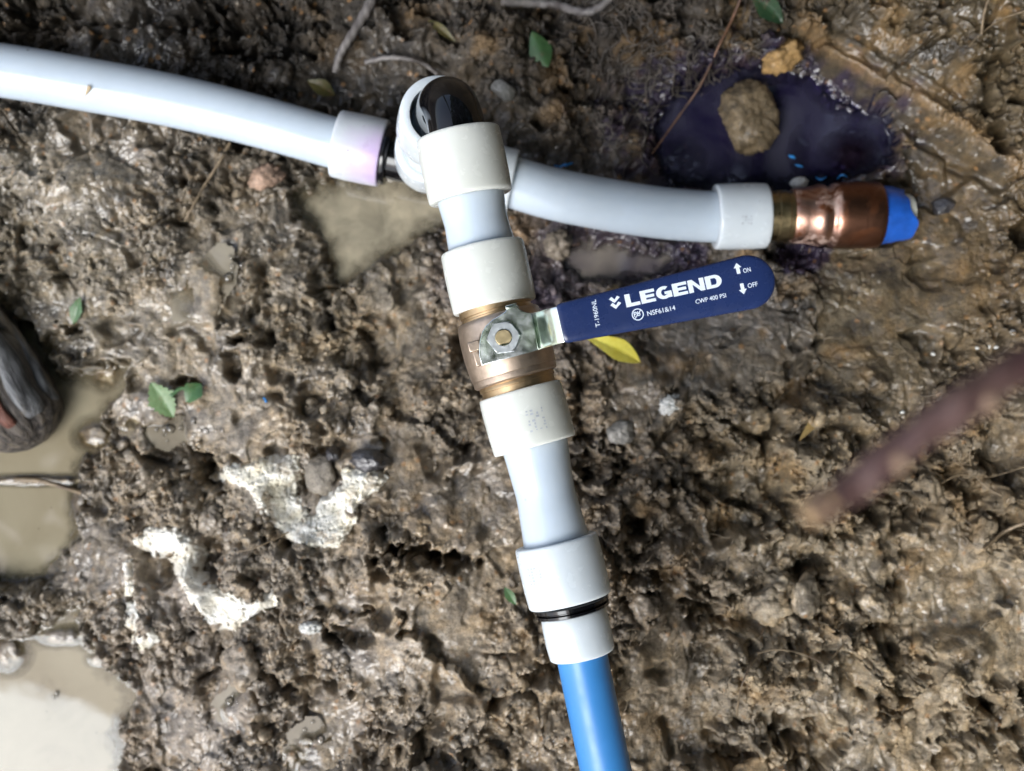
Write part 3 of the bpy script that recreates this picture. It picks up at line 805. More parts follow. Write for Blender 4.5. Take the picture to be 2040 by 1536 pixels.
BLUE_PIPE = simple('blue_pipe_plastic', (0.042, 0.205, 0.50), 0.36, var=0.06, scale=60, sss=0.0)
BLUE_TAPE = simple('blue_plastic_end', (0.010, 0.075, 0.36), 0.36, var=0.35, scale=110, bump_mm=0.25, bscale=240)

def make_copper():
    m, nt, b = new_mat('copper')
    co = coords(nt)
    n = noise(nt, co, 42, 4, 0.6, 0.8)
    fac = ramp(nt, n, [(0.46, 0.0), (0.54, 1.0)])
    c = mixc(nt, fac, (0.20, 0.075, 0.035), (0.50, 0.30, 0.23))
    sx_ = N(nt, 'ShaderNodeSeparateXYZ'); nt.links.new(co, sx_.inputs[0])
    xs_ = math_n(nt, 'ADD', sx_.outputs[0], math_n(nt, 'MULTIPLY', math_n(nt, 'SUBTRACT', n, 0.5), 0.012))
    old = ramp(nt, math_n(nt, 'MULTIPLY', math_n(nt, 'SUBTRACT', xs_, 0.2230), 60.0), [(0.0, 0.0), (0.12, 1.0)])
    c = mixc(nt, math_n(nt, 'MULTIPLY', old, 0.85), c, (0.15, 0.060, 0.030))
    flux = math_n(nt, 'MULTIPLY', ramp(nt, noise(nt, co, 70, 5, 0.65, 1.0), [(0.50, 0.0), (0.58, 1.0)]), math_n(nt, 'SUBTRACT', 1.0, old))
    c = mixc(nt, math_n(nt, 'MULTIPLY', flux, 0.75), c, (0.40, 0.31, 0.27))
    nt.links.new(c, b.inputs['Base Color'])
    nt.links.new(math_n(nt, 'SUBTRACT', 1.0, math_n(nt, 'MULTIPLY', flux, 0.8)), b.inputs['Metallic'])
    nt.links.new(mixc(nt, fac, 0.5, 0.34), b.inputs['Roughness'])
    bump(nt, b, noise(nt, co, 320, 3), 0.12, 1.0)
    return m
COPPER = make_copper()

ORG = P(862, 328, -18)
line = empty('pipe_assembly', ORG, 'white plastic water line with black tee, elbow, brass ball valve and blue tail pipe', 'pipe assembly')

def ring(a, b, r, mat, name='expansion_ring', bore=14.2, bulge=0.25):
    prof = [(0.0, bore), (0.0, r - 0.6), (0.015, r - 0.2), (0.05, r), (0.3, r + bulge), (0.7, r + bulge), (0.95, r), (0.985, r - 0.2), (1.0, r - 0.6), (1.0, bore), (0.0, bore)]
    V, F = lathe(a, b, prof)
    return fix_normals(mesh_obj(name, V, F, mat, line), 50)
def pipe(path, radii, mat, name, n=40):
    pts = spline(path, n)
    rr = [np.interp(k / (n - 1), np.linspace(0, 1, len(radii)), radii) * 0.001 for k in range(n)]
    V, F = tube_geo(pts, rr, 48)
    return fix_normals(mesh_obj(name, V, F, mat, line), 60)

# main run
pipe([P(*p) for p in LEFT_AX] + [P(700, 292, 0)], [14.3, 14.3, 14.3, 14.2, 14.0, 13.8, 14.3], PEX, 'pipe', 60)
rl_a, rl_b = P(670, 286, 0), P(764, 306, 0)
off = P(757, 330, 8)
PINK = make_pex('pink_stained_ring', (0.56, 0.60, 0.64), stain=(tuple(P(752, 330, 16) - ORG), 0.026, (0.46, 0.30, 0.55), 0.7), rough=0.32)
fo = ring(rl_a, rl_b, 18.3, PINK)
fo['label'] = 'white ring stained pink by primer'
rr_a, rr_b = P(925, 341.5, -0.5), P(1022, 363, -1)
ring(rr_a, rr_b, 17.8, RING)
pipe([P(995, 357, -1)] + [P(*p) for p in RIGHT_AX[:6]] + [P(1470, 432, -11.4)], [14.4, 14.0, 14.3, 14.3, 14.2, 14.1, 14.4], PEX, 'pipe', 50)
rc_a, rc_b = P(1424, 432, -11), P(1526, 430, -12)
ring(rc_a, rc_b, 18.0, RING)
# tee
TC = P(858, 328, 0); B1a, B1b = P(857, 318, 15), P(860, 293, 44); B2a, B2b = P(866, 262, 72), P(877, 228, 101)
b2 = (B2b - B2a).normalized(); EC = P(898, 195, 131)
bm_dir = (EC - TC).normalized()
tV, tF = tube_geo([rl_b - (rl_b - rl_a) * 0.2, TC, rr_a + (rr_b - rr_a) * 0.2], [0.0132, 0.0132, 0.0132], 40)
tV2, tF2 = lathe(rl_b, rl_b + (TC - rl_b).normalized() * 0.004, [(0, 11), (0, 16.2), (0.15, 16.6), (0.85, 16.6), (1, 16.2), (1, 11)])
tV3, tF3 = tube_geo([TC, B1a + (B1b - B1a) * 0.3], [0.0134, 0.0134], 40)
allV, allF = [], []
for v, f in ((tV, tF), (tV2, tF2), (tV3, tF3)):
    b0 = len(allV); allV += v; allF += [tuple(i + b0 for i in q) for q in f]
fix_normals(mesh_obj('tee_fitting', allV, allF, BLACK, line), 40)
ring(B1a, B1b, 18.6, RING)
pipe([B1a + (B1b - B1a) * 0.7, B1b, B2a, B2a + b2 * 0.008], [14.6] * 4, PEX, 'pipe', 8)
ring(B2a, B2b, 18.8, RING)
bm_dir = (EC - B2b).normalized()
# elbow: from the branch over into the long run
RT1a, RT1b = P(912, 267, 131), P(938, 394, 131)
run = (RT1b - RT1a).normalized()
ELC = EC
pin = B2b - b2 * 0.012; pout = RT1a + run * 0.012
epts = []
c0 = ELC - bm_dir * 0.0165; c1 = ELC + run * 0.0165
for k in range(15):
    t = k / 14
    epts.append((c0 * (1 - t) ** 2 + ELC * (2 * t * (1 - t)) + c1 * t * t))
epath = [pin, (pin + c0) / 2] + epts + [(c1 + pout) / 2, pout]
V, F = tube_geo(epath, [0.0127] * len(epath), 56)
fix_normals(mesh_obj('elbow_fitting', V, F, BLACK, line), 60)
# long run toward the bottom of the picture
ring(RT1a, RT1b, 18.6, RING_CREAM)
RT2a, RT2b = P(960, 493, 131), P(986, 612, 132)
pipe([P(932, 365, 131), P(938, 394, 131), P(948, 442, 131), P(960, 493, 131), P(965, 516, 131)], [15.1, 14.9, 13.9, 14.9, 15.1], PEX, 'pipe', 24)
ring(RT2a, RT2b, 18.5, RING_CREAM)
RT3a, RT3b = P(1035, 778, 133), P(1066, 889, 134)
ring(RT3a, RT3b, 18.4, RING_CREAM)
pipe([P(1060, 865, 134), P(1066, 889, 134), P(1087, 985, 135), P(1108, 1077, 136), P(1113, 1100, 136)], [15.0, 14.5, 12.9, 14.5, 15.2], PEX, 'pipe', 30)
RT4a, RT4b = P(1107, 1077, 136), P(1136, 1197, 137)
ring(RT4a, RT4b, 18.3, RING)
# black coupling between the big and the small ring
d4 = (RT4b - RT4a).normalized()
cpa = RT4b; cpb = P(1141, 1219, 137)
V, F = lathe(cpa, cpb, [(-1.0, 11.0), (-0.6, 13.5), (0.02, 13.5), (0.06, 16.3), (0.12, 16.7), (0.40, 16.7), (0.46, 16.2), (0.5, 15.2), (0.56, 15.2), (0.6, 16.2), (0.65, 16.5), (0.86, 16.5), (0.95, 15.9), (1.0, 14.0), (2.0, 11.5)])
fix_normals(mesh_obj('coupling', V, F, BLACK, line), 40)
RT5a, RT5b = P(1141, 1217, 137), P(1160, 1304, 137)
ring(RT5a, RT5b, 14.3, RING, bore=10.9, bulge=0.35)
pipe([P(1155, 1285, 137), P(1168, 1350, 137), P(1187, 1440, 137), P(1206, 1530, 137), P(1240, 1690, 134), P(1290, 1900, 110), P(1350, 2100, 50)], [11.1] * 7, BLUE_PIPE, 'blue_tail_pipe', 50)

# copper adapter with its brass barb and the blue end
def hx(px, r, t=None): return (px, r)
ca, cb = P(1538, 430, -12), P(1762, 428, -13)
def tpx(px): return (px - 15 - 1538) / (1762 - 1538)
br = [(1530, 11), (1530, 13.2), (1545, 13.6), (1560, 13.6), (1562, 14.1), (1580, 14.1), (1582, 13.6), (1592, 13.6), (1596, 12)]
V, F = lathe(ca, cb, [(tpx(p), r) for p, r in br])
barb = fix_normals(mesh_obj('brass_barb', V, F, simple('dull_wet_brass', (0.30, 0.235, 0.13), 0.34, 1.0, var=0.5, scale=90, bump_mm=0.1, bscale=300), line), 40)
cp = [(1590, 12), (1591, 14.6), (1597, 15.3), (1612, 15.5), (1626, 15.9), (1634, 16.6), (1640, 17.1), (1648, 17.2), (1655, 16.6), (1660, 15.9), (1665, 15.9), (1669, 17.2), (1675, 17.9), (1690, 18.2), (1730, 18.4), (1756, 18.3), (1763, 18.0), (1765, 17.4), (1765, 14)]
V, F = lathe(ca, cb, [(tpx(p), r) for p, r in cp])
fix_normals(mesh_obj('copper_adapter', V, F, COPPER, line), 50)
# blue end: a ragged short wrap at the far mouth
seg = 48; V = []; F = []
prof = [(1757, 15.6, 0), (1764, 15.9, 0), (1775, 15.7, 0), (1788, 15.3, 0), (1800, 14.6, .4), (1812, 13.9, 1.0), (1813, 12.4, 1.0), (1790, 11.5, 0.3)]
t = (cb - ca).normalized(); u = Vector((0, 1, 0)); u = (u - t * u.dot(t)).normalized(); v_ = t.cross(u)
for (p, r, jag) in prof:
    for k in range(seg):
        a = 2 * math.pi * k / seg
        ext = jag * (3.6 * math.sin(a * 1 - 0.9) + 1.5 * math.sin(3 * a + 1) + 0.7 * math.sin(7 * a)) * 0.001
        c = ca + (cb - ca) * tpx(p) + t * ext
        V.append(c + (u * math.cos(a) + v_ * math.sin(a)) * (r * 0.001 * (1 + 0.025 * math.sin(4 * a + p * .05) + 0.015 * math.sin(9 * a + p * 0.2))))
for i in range(len(prof) - 1):
    for k in range(seg):
        k2 = (k + 1) % seg
        F.append((i * seg + k, i * seg + k2, (i + 1) * seg + k2, (i + 1) * seg + k))
blue_end = fix_normals(mesh_obj('blue_end_wrap', V, F, BLUE_TAPE, line), 50)
V, F = lathe(ca, cb, [(tpx(1790), 0.1), (tpx(1790), 11.2), (tpx(1822), 11.4), (tpx(1830), 10.2), (tpx(1832), 0.1)])
fix_normals(mesh_obj('pale_pipe_end', V, F, simple('pale_plastic', (0.55, 0.56, 0.50), 0.5), blue_end), 40)

# ball valve
va, vb = RT2b, RT3a
vl = (vb - va).length * 1000
vprof = [(-0.06, 13.5), (-0.05, 16.0), (0.10, 16.0), (0.105, 17.6), (0.125, 18.3), (0.16, 18.6), (0.30, 19.3), (0.5, 19.6), (0.68, 19.3), (0.775, 18.9), (0.78, 18.6), (0.80, 18.7), (0.845, 18.7), (0.865, 17.9), (0.868, 16.6), (0.875, 16.4), (1.05, 16.4), (1.06, 13.5)]
V, F = lathe(va, vb, [p for p in vprof if 0.10 <= p[0] <= 0.87], 64)
valve = fix_normals(mesh_obj('ball_valve', V, F, BRASS, line), 40)
valve['label'] = 'cast brass ball valve body under the blue handled lever'
for seg_ in ([(-0.06, 13.5), (-0.05, 16.2), (0.045, 16.2), (0.05, 15.7), (0.075, 15.7), (0.08, 16.3), (0.112, 16.3)], [(0.86, 16.6), (0.875, 16.9), (0.92, 16.9), (0.925, 16.3), (1.05, 16.3), (1.06, 13.5)]):
    V, F = lathe(va, vb, seg_)
    fix_normals(mesh_obj('brass_collar', V, F, GOLD, valve), 40)

Zt = 159.0      # mm height of the lever plate top
def q6(x, y): return (880 + x * 0.18627, 560 + y * 0.18627)   # reading of an enlargement into photo pixels
sx, sy = q6(660, 607)
SC = P(sx, sy, Zt)
up = Vector((0, 0, 1))
# bonnet under the plate
bz = [(0.0, 10.6), (0.62, 10.6), (0.66, 10.2), (0.66, 8.2), (1.0, 8.2)]
bV, bF = lathe(Vector((SC.x, SC.y, 0.135)), Vector((SC.x, SC.y, 0.1565)), bz + [(1.0, 0.1)], 40)
fix_normals(mesh_obj('bonnet', bV, bF, BRASS, valve), 40)
# a cast stop lug on the body, left of the lever
def boxgeo(c, ax, ay, az, sx_, sy_, sz_):
    V = []
    for i in (-1, 1):
        for j in (-1, 1):
            for k in (-1, 1):
                V.append(c + ax * (sx_ * i) + ay * (sy_ * j) + az * (sz_ * k))
    return V, [(0, 1, 3, 2), (4, 6, 7, 5), (0, 4, 5, 1), (2, 3, 7, 6), (0, 2, 6, 4), (1, 5, 7, 3)]
vdir = (vb - va).normalized(); vside = vdir.cross(up).normalized(); vup = vside.cross(vdir)
lug = P(*q6(352, 700), 149)
for c_, sz3 in ((lug, (0.0026, 0.0022, 0.006)), (P(*q6(385, 830), 148), (0.0014, 0.0034, 0.006))):
    V, F = boxgeo(c_, vside, vdir, up, *sz3)
    bevel(fix_normals(mesh_obj('stop_lug', V, F, BRASS, valve), 30), 0.5)

# lever: flat plate round the stem, bent up to the neck
def prism(outline, ztop, zbot, holes=None):
    n = len(outline)
    V = [P(x, y, ztop) for x, y in outline]
    V += [Vector((v.x, v.y, zbot * 0.001)) for v in V]
    F = [tuple(range(n))[::-1], tuple(range(n, 2 * n))]
    for i in range(n):
        j = (i + 1) % n
        F.append((i, j, n + j, n + i))
    return V, F
plate = [(425, 905), (398, 800), (396, 735), (404, 640), (430, 545), (470, 475), (545, 408), (620, 368), (680, 325), (690, 300), (815, 262), (830, 300), (862, 322), (905, 336), (955, 342), (985, 480), (1010, 610), (1030, 738)]
V, F = prism([q6(*p) for p in plate], Zt, Zt - 2.6)
for v in V: v.z += 0.09 * (v.x - SC.x) + 0.06 * (v.y - SC.y)
# neck: loft of flat sections rising from the plate to the grip
def loft_sections(secs, expo=8, seg=28):
    """secs: (centre Vector, side Vector, half width, normal Vector, half thickness)"""
    V, F = [], []
    for c, s_, hw, n_, ht in secs:
        for k in range(seg):
            a = 2 * math.pi * k / seg
            ca_, sa = math.cos(a), math.sin(a)
            V.append(c + s_ * (hw * math.copysign(abs(ca_) ** (2 / expo), ca_)) + n_ * (ht * math.copysign(abs(sa) ** (2 / expo), sa)))
    for i in range(len(secs) - 1):
        for k in range(seg):
            k2 = (k + 1) % seg
            F.append((i * seg + k, i * seg + k2, (i + 1) * seg + k2, (i + 1) * seg + k))
    F.append(tuple(range(seg))[::-1]); F.append(tuple((len(secs) - 1) * seg + k for k in range(seg)))
    return V, F
GZ = 172.0
GA_ = P(1116, 645.5, GZ); GB_ = P(1488, 563, GZ)
gdir = (GB_ - GA_).normalized(); gside = Vector((-gdir.y, gdir.x, 0))
NA = P((q6(957, 342)[0] + q6(1030, 738)[0]) / 2, (q6(957, 342)[1] + q6(1030, 738)[1]) / 2, Zt - 1.3)
hwA = (P(*q6(957, 342), Zt) - P(*q6(1030, 738), Zt)).length / 2
secs = []
for c, hw, nz in ((NA - gdir * 0.002, hwA, 0), (NA, hwA, 0), (NA + gdir * 0.0022 + up * 0.0016, hwA * 0.985, -0.55), (NA + gdir * 0.0050 + up * 0.0064, hwA * 0.97, -0.9), (NA + gdir * 0.0076 + up * 0.0108, hwA * 0.96, -0.6), (NA + gdir * 0.0102 + up * 0.0132, hwA * 0.95, -0.1), (GA_ + gdir * 0.004, 0.0078, 0), (GA_ + gdir * 0.05, 0.0085, 0)):
    nvec = (up + gdir * nz).normalized()
    secs.append((c, gside, hw, nvec, 0.0013))
V2, F2 = loft_sections(secs, 10, 36)
b0 = len(V)
lever = mesh_obj('lever', V + V2, F + [tuple(i + b0 for i in f) for f in F2], None, valve)
fix_normals(lever, 40)
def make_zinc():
    m, nt, b = new_mat('zinc_green_reflection')
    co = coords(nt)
    c = mixc(nt, ramp(nt, noise(nt, co, 55, 3), [(0.4, 0.0), (0.62, 1.0)]), (0.74, 0.77, 0.80), (0.62, 0.72, 0.60))  # green reflection mixed into the plating colour in patches
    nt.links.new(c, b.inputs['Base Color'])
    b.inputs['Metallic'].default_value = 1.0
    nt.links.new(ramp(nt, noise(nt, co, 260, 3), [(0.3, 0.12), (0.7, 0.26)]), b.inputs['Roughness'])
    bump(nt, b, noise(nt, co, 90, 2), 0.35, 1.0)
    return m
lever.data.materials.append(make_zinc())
bevel(lever, 0.8, 3)
# folded tab
tb = P(*q6(742, 268), Zt + 1.0)
td = (P(*q6(815, 245), Zt) - P(*q6(670, 290), Zt)).normalized(); tn = Vector((-td.y, td.x, 0))
V, F = boxgeo(tb, td, tn, up, 0.0024, 0.0007, 0.0016)
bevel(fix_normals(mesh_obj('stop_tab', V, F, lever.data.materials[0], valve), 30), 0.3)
# nut and stem
nV, nF = [], []
def hexring(c, r, ang, z): return [Vector((c.x + r * math.cos(ang + k * math.pi / 3), c.y + r * math.sin(ang + k * math.pi / 3), z)) for k in range(6)]
NZ0, NZ1 = Zt * 0.001 - 0.0002, Zt * 0.001 + 0.0042
ang = math.radians(8)
n_seg = 48
def hexr(a, R): 
    a = (a - ang) % (math.pi / 3) - math.pi / 6
    return R * math.cos(math.pi / 6) / math.cos(a)
Rn = 0.0071
levels = [(NZ0, 1.0, 0), (NZ1 - 0.0007, 1.0, 0), (NZ1, 0.90, 1), (NZ1, 0.50, 2), (NZ1 - 0.0030, 0.49, 2)]
for z, s_, mode in levels:
    for k in range(n_seg):
        a = 2 * math.pi * k / n_seg
        r = hexr(a, Rn) if mode == 0 else (min(hexr(a, Rn), Rn * 0.90) if mode == 1 else Rn * s_)
        nV.append(Vector((SC.x + r * math.cos(a), SC.y + r * math.sin(a), z)))
for i in range(len(levels) - 1):
    for k in range(n_seg):
        k2 = (k + 1) % n_seg
        nF.append((i * n_seg + k, i * n_seg + k2, (i + 1) * n_seg + k2, (i + 1) * n_seg + k))
fix_normals(mesh_obj('nut', nV, nF, NUTM, valve), 25)
stV = []
pts2 = []
for k in range(40):
    a = 2 * math.pi * k / 40
    x, y = 0.0034 * math.cos(a), 0.0034 * math.sin(a)
    y = max(-0.0026, min(0.0031, y))
    rot = math.radians(13)
    pts2.append((x * math.cos(rot) - y * math.sin(rot), x * math.sin(rot) + y * math.cos(rot)))
for z, s_ in ((NZ1 - 0.004, 1), (NZ1 + 0.0006, 1), (NZ1 + 0.0010, 0.93)):
    stV += [Vector((SC.x + x * s_, SC.y + y * s_, z)) for x, y in pts2]
stF = [(i * 40 + k, i * 40 + (k + 1) % 40, (i + 1) * 40 + (k + 1) % 40, (i + 1) * 40 + k) for i in range(2) for k in range(40)] + [tuple(80 + k for k in range(40))]
fix_normals(mesh_obj('stem', stV, stF, simple('stem_brass', (0.62, 0.50, 0.29), 0.4, 1.0), valve), 30)

# blue grip
glen = (GB_ - GA_).length
HT = 0.0029
def ghw(u):   # half width along the grip, metres
    w = 0.00815 + (0.01105 - 0.00815) * min(1, max(0, u / glen))
    if u > glen: w *= math.sqrt(max(0.0, 1 - ((u - glen) / 0.0112) ** 2))
    return w
us = [0.0, 0.0006, 0.0018, 0.006, 0.015, 0.03, 0.045, 0.06, glen] + [glen + 0.0112 * math.sin(a) for a in np.linspace(0.12, 1.54, 14)]
secs = []
for u in us:
    k = 1.0 if u > 0.0015 else (0.9 if u < 0.0003 else 0.97)
    ht = HT * (1.0 if u < glen else (0.35 + 0.65 * math.sqrt(max(0, 1 - ((u - glen) / 0.0114) ** 2))))
    secs.append((GA_ + gdir * u, gside, max(ghw(u) * k, 0.0004), up, ht * k))
V, F = loft_sections(secs, 4.5, 48)
grip = fix_normals(mesh_obj('grip_sleeve', V, F, VINYL, valve), 60)
grip['label'] = 'dark blue vinyl sleeve with white printing'

# printing on the grip, in photo pixels laid on the sleeve's top face
def on_grip(px, py):
    p = P(px, py, GZ + HT * 1000)
    r = p - GA_
    u_, v_ = r.dot(gdir), r.dot(gside)
    w = max(ghw(u_), 0.001)
    z = GA_.z + HT * (1 - min(0.95, abs(v_) / w) ** 4.5) ** (1 / 4.5) + 0.00006
    return Vector((p.x, p.y, z))
ang_t = math.radians(12.6)
pxv = np.array([math.cos(ang_t), -math.sin(ang_t)]); pyv = np.array([-math.sin(ang_t), -math.cos(ang_t)])
inkV, inkF = [], []
def add_poly(pts):
    b = len(inkV); inkV.extend(on_grip(x, y) for x, y in pts); inkF.append(tuple(range(b, b + len(pts))))
def add_mesh(verts2, faces):
    b = len(inkV); inkV.extend(on_grip(x, y) for x, y in verts2); inkF.extend(tuple(i + b for i in f) for f in faces)
# wide block letters drawn as strokes of quads on a unit cell (w x 1)
def R(x0, y0, x1, y1): return [(x0, y0), (x1, y0), (x1, y1), (x0, y1)]
def arcq(cx, cy, rx, ry, rx2, ry2, a0, a1, n=8):
    out = []
    for k in range(n):
        t0 = math.radians(a0 + (a1 - a0) * k / n); t1 = math.radians(a0 + (a1 - a0) * (k + 1) / n)
        out.append([(cx + rx * math.cos(t0), cy + ry * math.sin(t0)), (cx + rx * math.cos(t1), cy + ry * math.sin(t1)), (cx + rx2 * math.cos(t1), cy + ry2 * math.sin(t1)), (cx + rx2 * math.cos(t0), cy + ry2 * math.sin(t0))])
    return out
st = 0.42; hb = 0.26
GL = {
    'L': [R(0, 0, st, 1), R(st, 0, 1.12, hb)],
    'E': [R(0, 0, st, 1), R(st, 0, 1.15, 0.24), R(st, 0.39, 1.08, 0.61), R(st, 0.76, 1.15, 1)],
    'N': [R(0, 0, 0.36, 1), R(0.92, 0, 1.28, 1), [(0.36, 1), (0.36, 0.62), (0.92, 0), (0.92, 0.38)]],
    'D': [R(0, 0, st, 1), R(st, 0, 0.72, 0.24), R(st, 0.76, 0.72, 1)] + arcq(0.72, 0.5, 0.56, 0.5, 0.16, 0.26, -90, 90, 12),
    'G': arcq(0.62, 0.5, 0.62, 0.5, 0.22, 0.26, 55, 320, 18) + [R(0.66, 0.36, 1.22, 0.56), R(0.86, 0.06, 1.22, 0.36)],
}
def word(txt, org, hpx, gap, slant=0.0, wscale=1.0):
    x = 0.0
    for ch in txt:
        wmax = 0
        for q in GL[ch]:
            pts = []
            for a, b in q:
                wmax = max(wmax, a)
                p = np.array(org) + pxv * ((x + a * wscale + slant * b) * hpx) + pyv * (b * hpx)
                pts.append(tuple(p))
            add_poly(pts)
        x += wmax * wscale + gap
word('LEGEND', (1248.5, 612.5), 25.5, 0.10, 0.0, 1.0)
def text(txt, org, cap_px, ang_deg, width_px=None, bold=0.0):
    cu = bpy.data.curves.new('printing', 'FONT'); cu.body = txt; cu.size = 1.0; cu.resolution_u = 3; cu.offset = bold
    ob = bpy.data.objects.new('printing', cu); COL.objects.link(ob)
    me = bpy.data.meshes.new_from_object(ob.evaluated_get(bpy.context.evaluated_depsgraph_get()))
    vs = np.array([tuple(v.co) for v in me.vertices]); fs = [tuple(p.vertices) for p in me.polygons]
    bpy.data.objects.remove(ob); bpy.data.curves.remove(cu); bpy.data.meshes.remove(me)
    k = cap_px / 0.70
    kx = k if width_px is None else width_px / (vs[:, 0].max() - vs[:, 0].min())
    a = math.radians(ang_deg)
    dx = np.array([math.cos(a), -math.sin(a)]); dy = np.array([-math.sin(a), -math.cos(a)])
    x0 = vs[:, 0].min()
    add_mesh([tuple(np.array(org) + dx * ((v[0] - x0) * kx) + dy * (v[1] * k)) for v in vs], fs)
text('NSF61&14', (1290.5, 629.5), 9.5, 12.6, 57, 0.006)
text('CWP 400 PSI', (1386.5, 605.5), 8.5, 12.6, 62, 0.006)
text('ON', (1481.5, 544), 9, 12.6, 15, 0.008)
text('OFF', (1490.5, 574), 9, 12.6, 20, 0.008)
text('T-1960NL', (1196, 650.5), 9, 100.0, 55, 0.006)
text('Pb', (1263.8, 631.3), 9.5, 12.6, 13, 0.012)
def loc2(org, x, y): return tuple(np.array(org) + pxv * x + pyv * y)
for q in arcq(0, 0, 12, 12, 10.2, 10.2, 0, 360, 28): add_poly([loc2((1270.5, 626.5), a, b) for a, b in q])
add_poly([loc2((1270.5, 626.5), *p) for p in ((-8.2, -7.0), (-7.0, -8.2), (8.2, 7.0), (7.0, 8.2))])
def arrow(c, s):
    add_poly([loc2(c, a, b * s) for a, b in ((-3.6, -11), (3.6, -11), (3.6, 1), (-3.6, 1))])
    add_poly([loc2(c, a, b * s) for a, b in ((-8, 1), (8, 1), (0, 11))])
arrow((1469.5, 534.5), 1); arrow((1479.5, 575.5), -1)
for dy in (6.5, -5.5):   # the two ticks of the maker's mark
    o2 = loc2((1225.5, 603.5), 0, dy)
    add_poly([loc2(o2, *p) for p in ((-10.5, 3.0), (-4.8, 7.0), (0.6, 0.2), (-1.0, -6.5))])
    add_poly([loc2(o2, *p) for p in ((0.6, 0.2), (6.6, 7.0), (11.5, 3.0), (-1.0, -6.5))])
ink = mesh_obj('printing', inkV, inkF, WHITE_INK, valve, smooth_shade=False)
bmk = bmesh.new(); bmk.from_mesh(ink.data)
for f in bmk.faces:
    if f.normal.z < 0: f.normal_flip()
bmk.to_mesh(ink.data); bmk.free()

# faint grey ink marks printed on three of the rings (unreadable in the photo), as thin pads on the curved plastic
INK_GREY = simple('faint_grey_ink', (0.40, 0.43, 0.47), 0.5, var=0.2, scale=400)

def ring_mark(a, b, r_mm, px, py, rows, cols, dx, dy, seed):
    rs_ = np.random.RandomState(seed)
    t = (b - a).normalized(); V, F = [], []
    side_ = t.cross(Vector((0, 0, 1))).normalized(); nz = side_.cross(t)
    mid = None
    for k in range(200):        # where the pixel's ray meets the ring's top
        z = (a.z + r_mm * 0.001) * 1000 - k * 0.1
        p = P(px, py, z); q = p - a
        if math.hypot(q.dot(side_), q.dot(nz)) <= r_mm * 0.001: mid = q; break
    if mid is None: return
    s0 = mid.dot(t); a0 = math.atan2(mid.dot(side_), mid.dot(nz))
    for i in range(rows):
        for j in range(cols):
            if rs_.rand() < 0.2: continue
            s_ = s0 + (j - cols / 2) * dx * 0.001; an = a0 + (i - rows / 2) * dy / r_mm
            w = dx * 0.0007 * rs_.uniform(0.5, 1); h = dy / r_mm * rs_.uniform(0.25, 0.7)
            b0 = len(V)
            for (ds, da) in ((0, 0), (w, 0), (w, h), (0, h)):
                V.append(a + t * (s_ + ds) + (side_ * math.sin(an + da) + nz * math.cos(an + da)) * (r_mm * 0.001 + 0.00006))
            F.append((b0, b0 + 1, b0 + 2, b0 + 3))
    o = mesh_obj('faint_print', V, F, INK_GREY, line, smooth_shade=False); o['label'] = 'faint grey printed mark on a ring'
    fix_normals(o)
ring_mark(RT3a, RT3b, 18.65, 1066, 838, 4, 7, 1.4, 2.2, 1)
ring_mark(RT4a, RT4b, 18.55, 1064, 1150, 4, 6, 1.3, 2.0, 2)
ring_mark(rc_a, rc_b, 18.25, 1490, 440, 3, 4, 1.6, 1.8, 3)

# dried smears of mud on the left pipe
SMEAR = simple('tan_mud_smear', (0.42, 0.33, 0.20), 0.4, var=0.3, scale=400, coat=0.4)
def on_tube(px, py, ax_px, r_mm):
    """point on top of a tube seen at this pixel"""
    best = None
    pts = spline([P(*p) for p in ax_px], 200)
    for q in pts:
        d = (H - q.z)
        ex = (px - CX) / FPX * d - q.x; ey = -(py - CY) / FPX * d - q.y
        e = math.hypot(ex, ey)
        if best is None or e < best[0]: best = (e, q, ex, ey)
    e, q, ex, ey = best
    e = min(e, r_mm * 0.00098)
    h = math.sqrt((r_mm * 0.001) ** 2 - e * e)
    zz = q.z + h
    return P(px, py, zz * 1000), (Vector((ex, ey, h))).normalized()
for px, py, a_, b_2, rot in ((176, 178, 3.0, 0.9, 62), (196, 152, 1.6, 0.9, 40), (358, 152, 1.9, 0.7, -15)):
    p, n_ = on_tube(px, py, LEFT_AX, 14.25)
    bm = bmesh.new(); bmesh.ops.create_icosphere(bm, subdivisions=3, radius=1.0)
    for v in bm.verts:
        k = 1 + 0.25 * math.sin(5 * v.co.x + px) + 0.2 * math.sin(7 * v.co.y + py)
        v.co = Vector((v.co.x * a_ * k, v.co.y * b_2 * k, v.co.z * 0.35)) * 0.001
    M = Matrix.Translation(p) @ n_.to_track_quat('Z', 'Y').to_matrix().to_4x4() @ Matrix.Rotation(math.radians(rot), 4, 'Z')
    bm.transform(M)
    V = [v.co.copy() for v in bm.verts]; F = [tuple(v.index for v in f.verts) for f in bm.faces]; bm.free()
    mesh_obj('mud_smear', V, F, SMEAR, line)

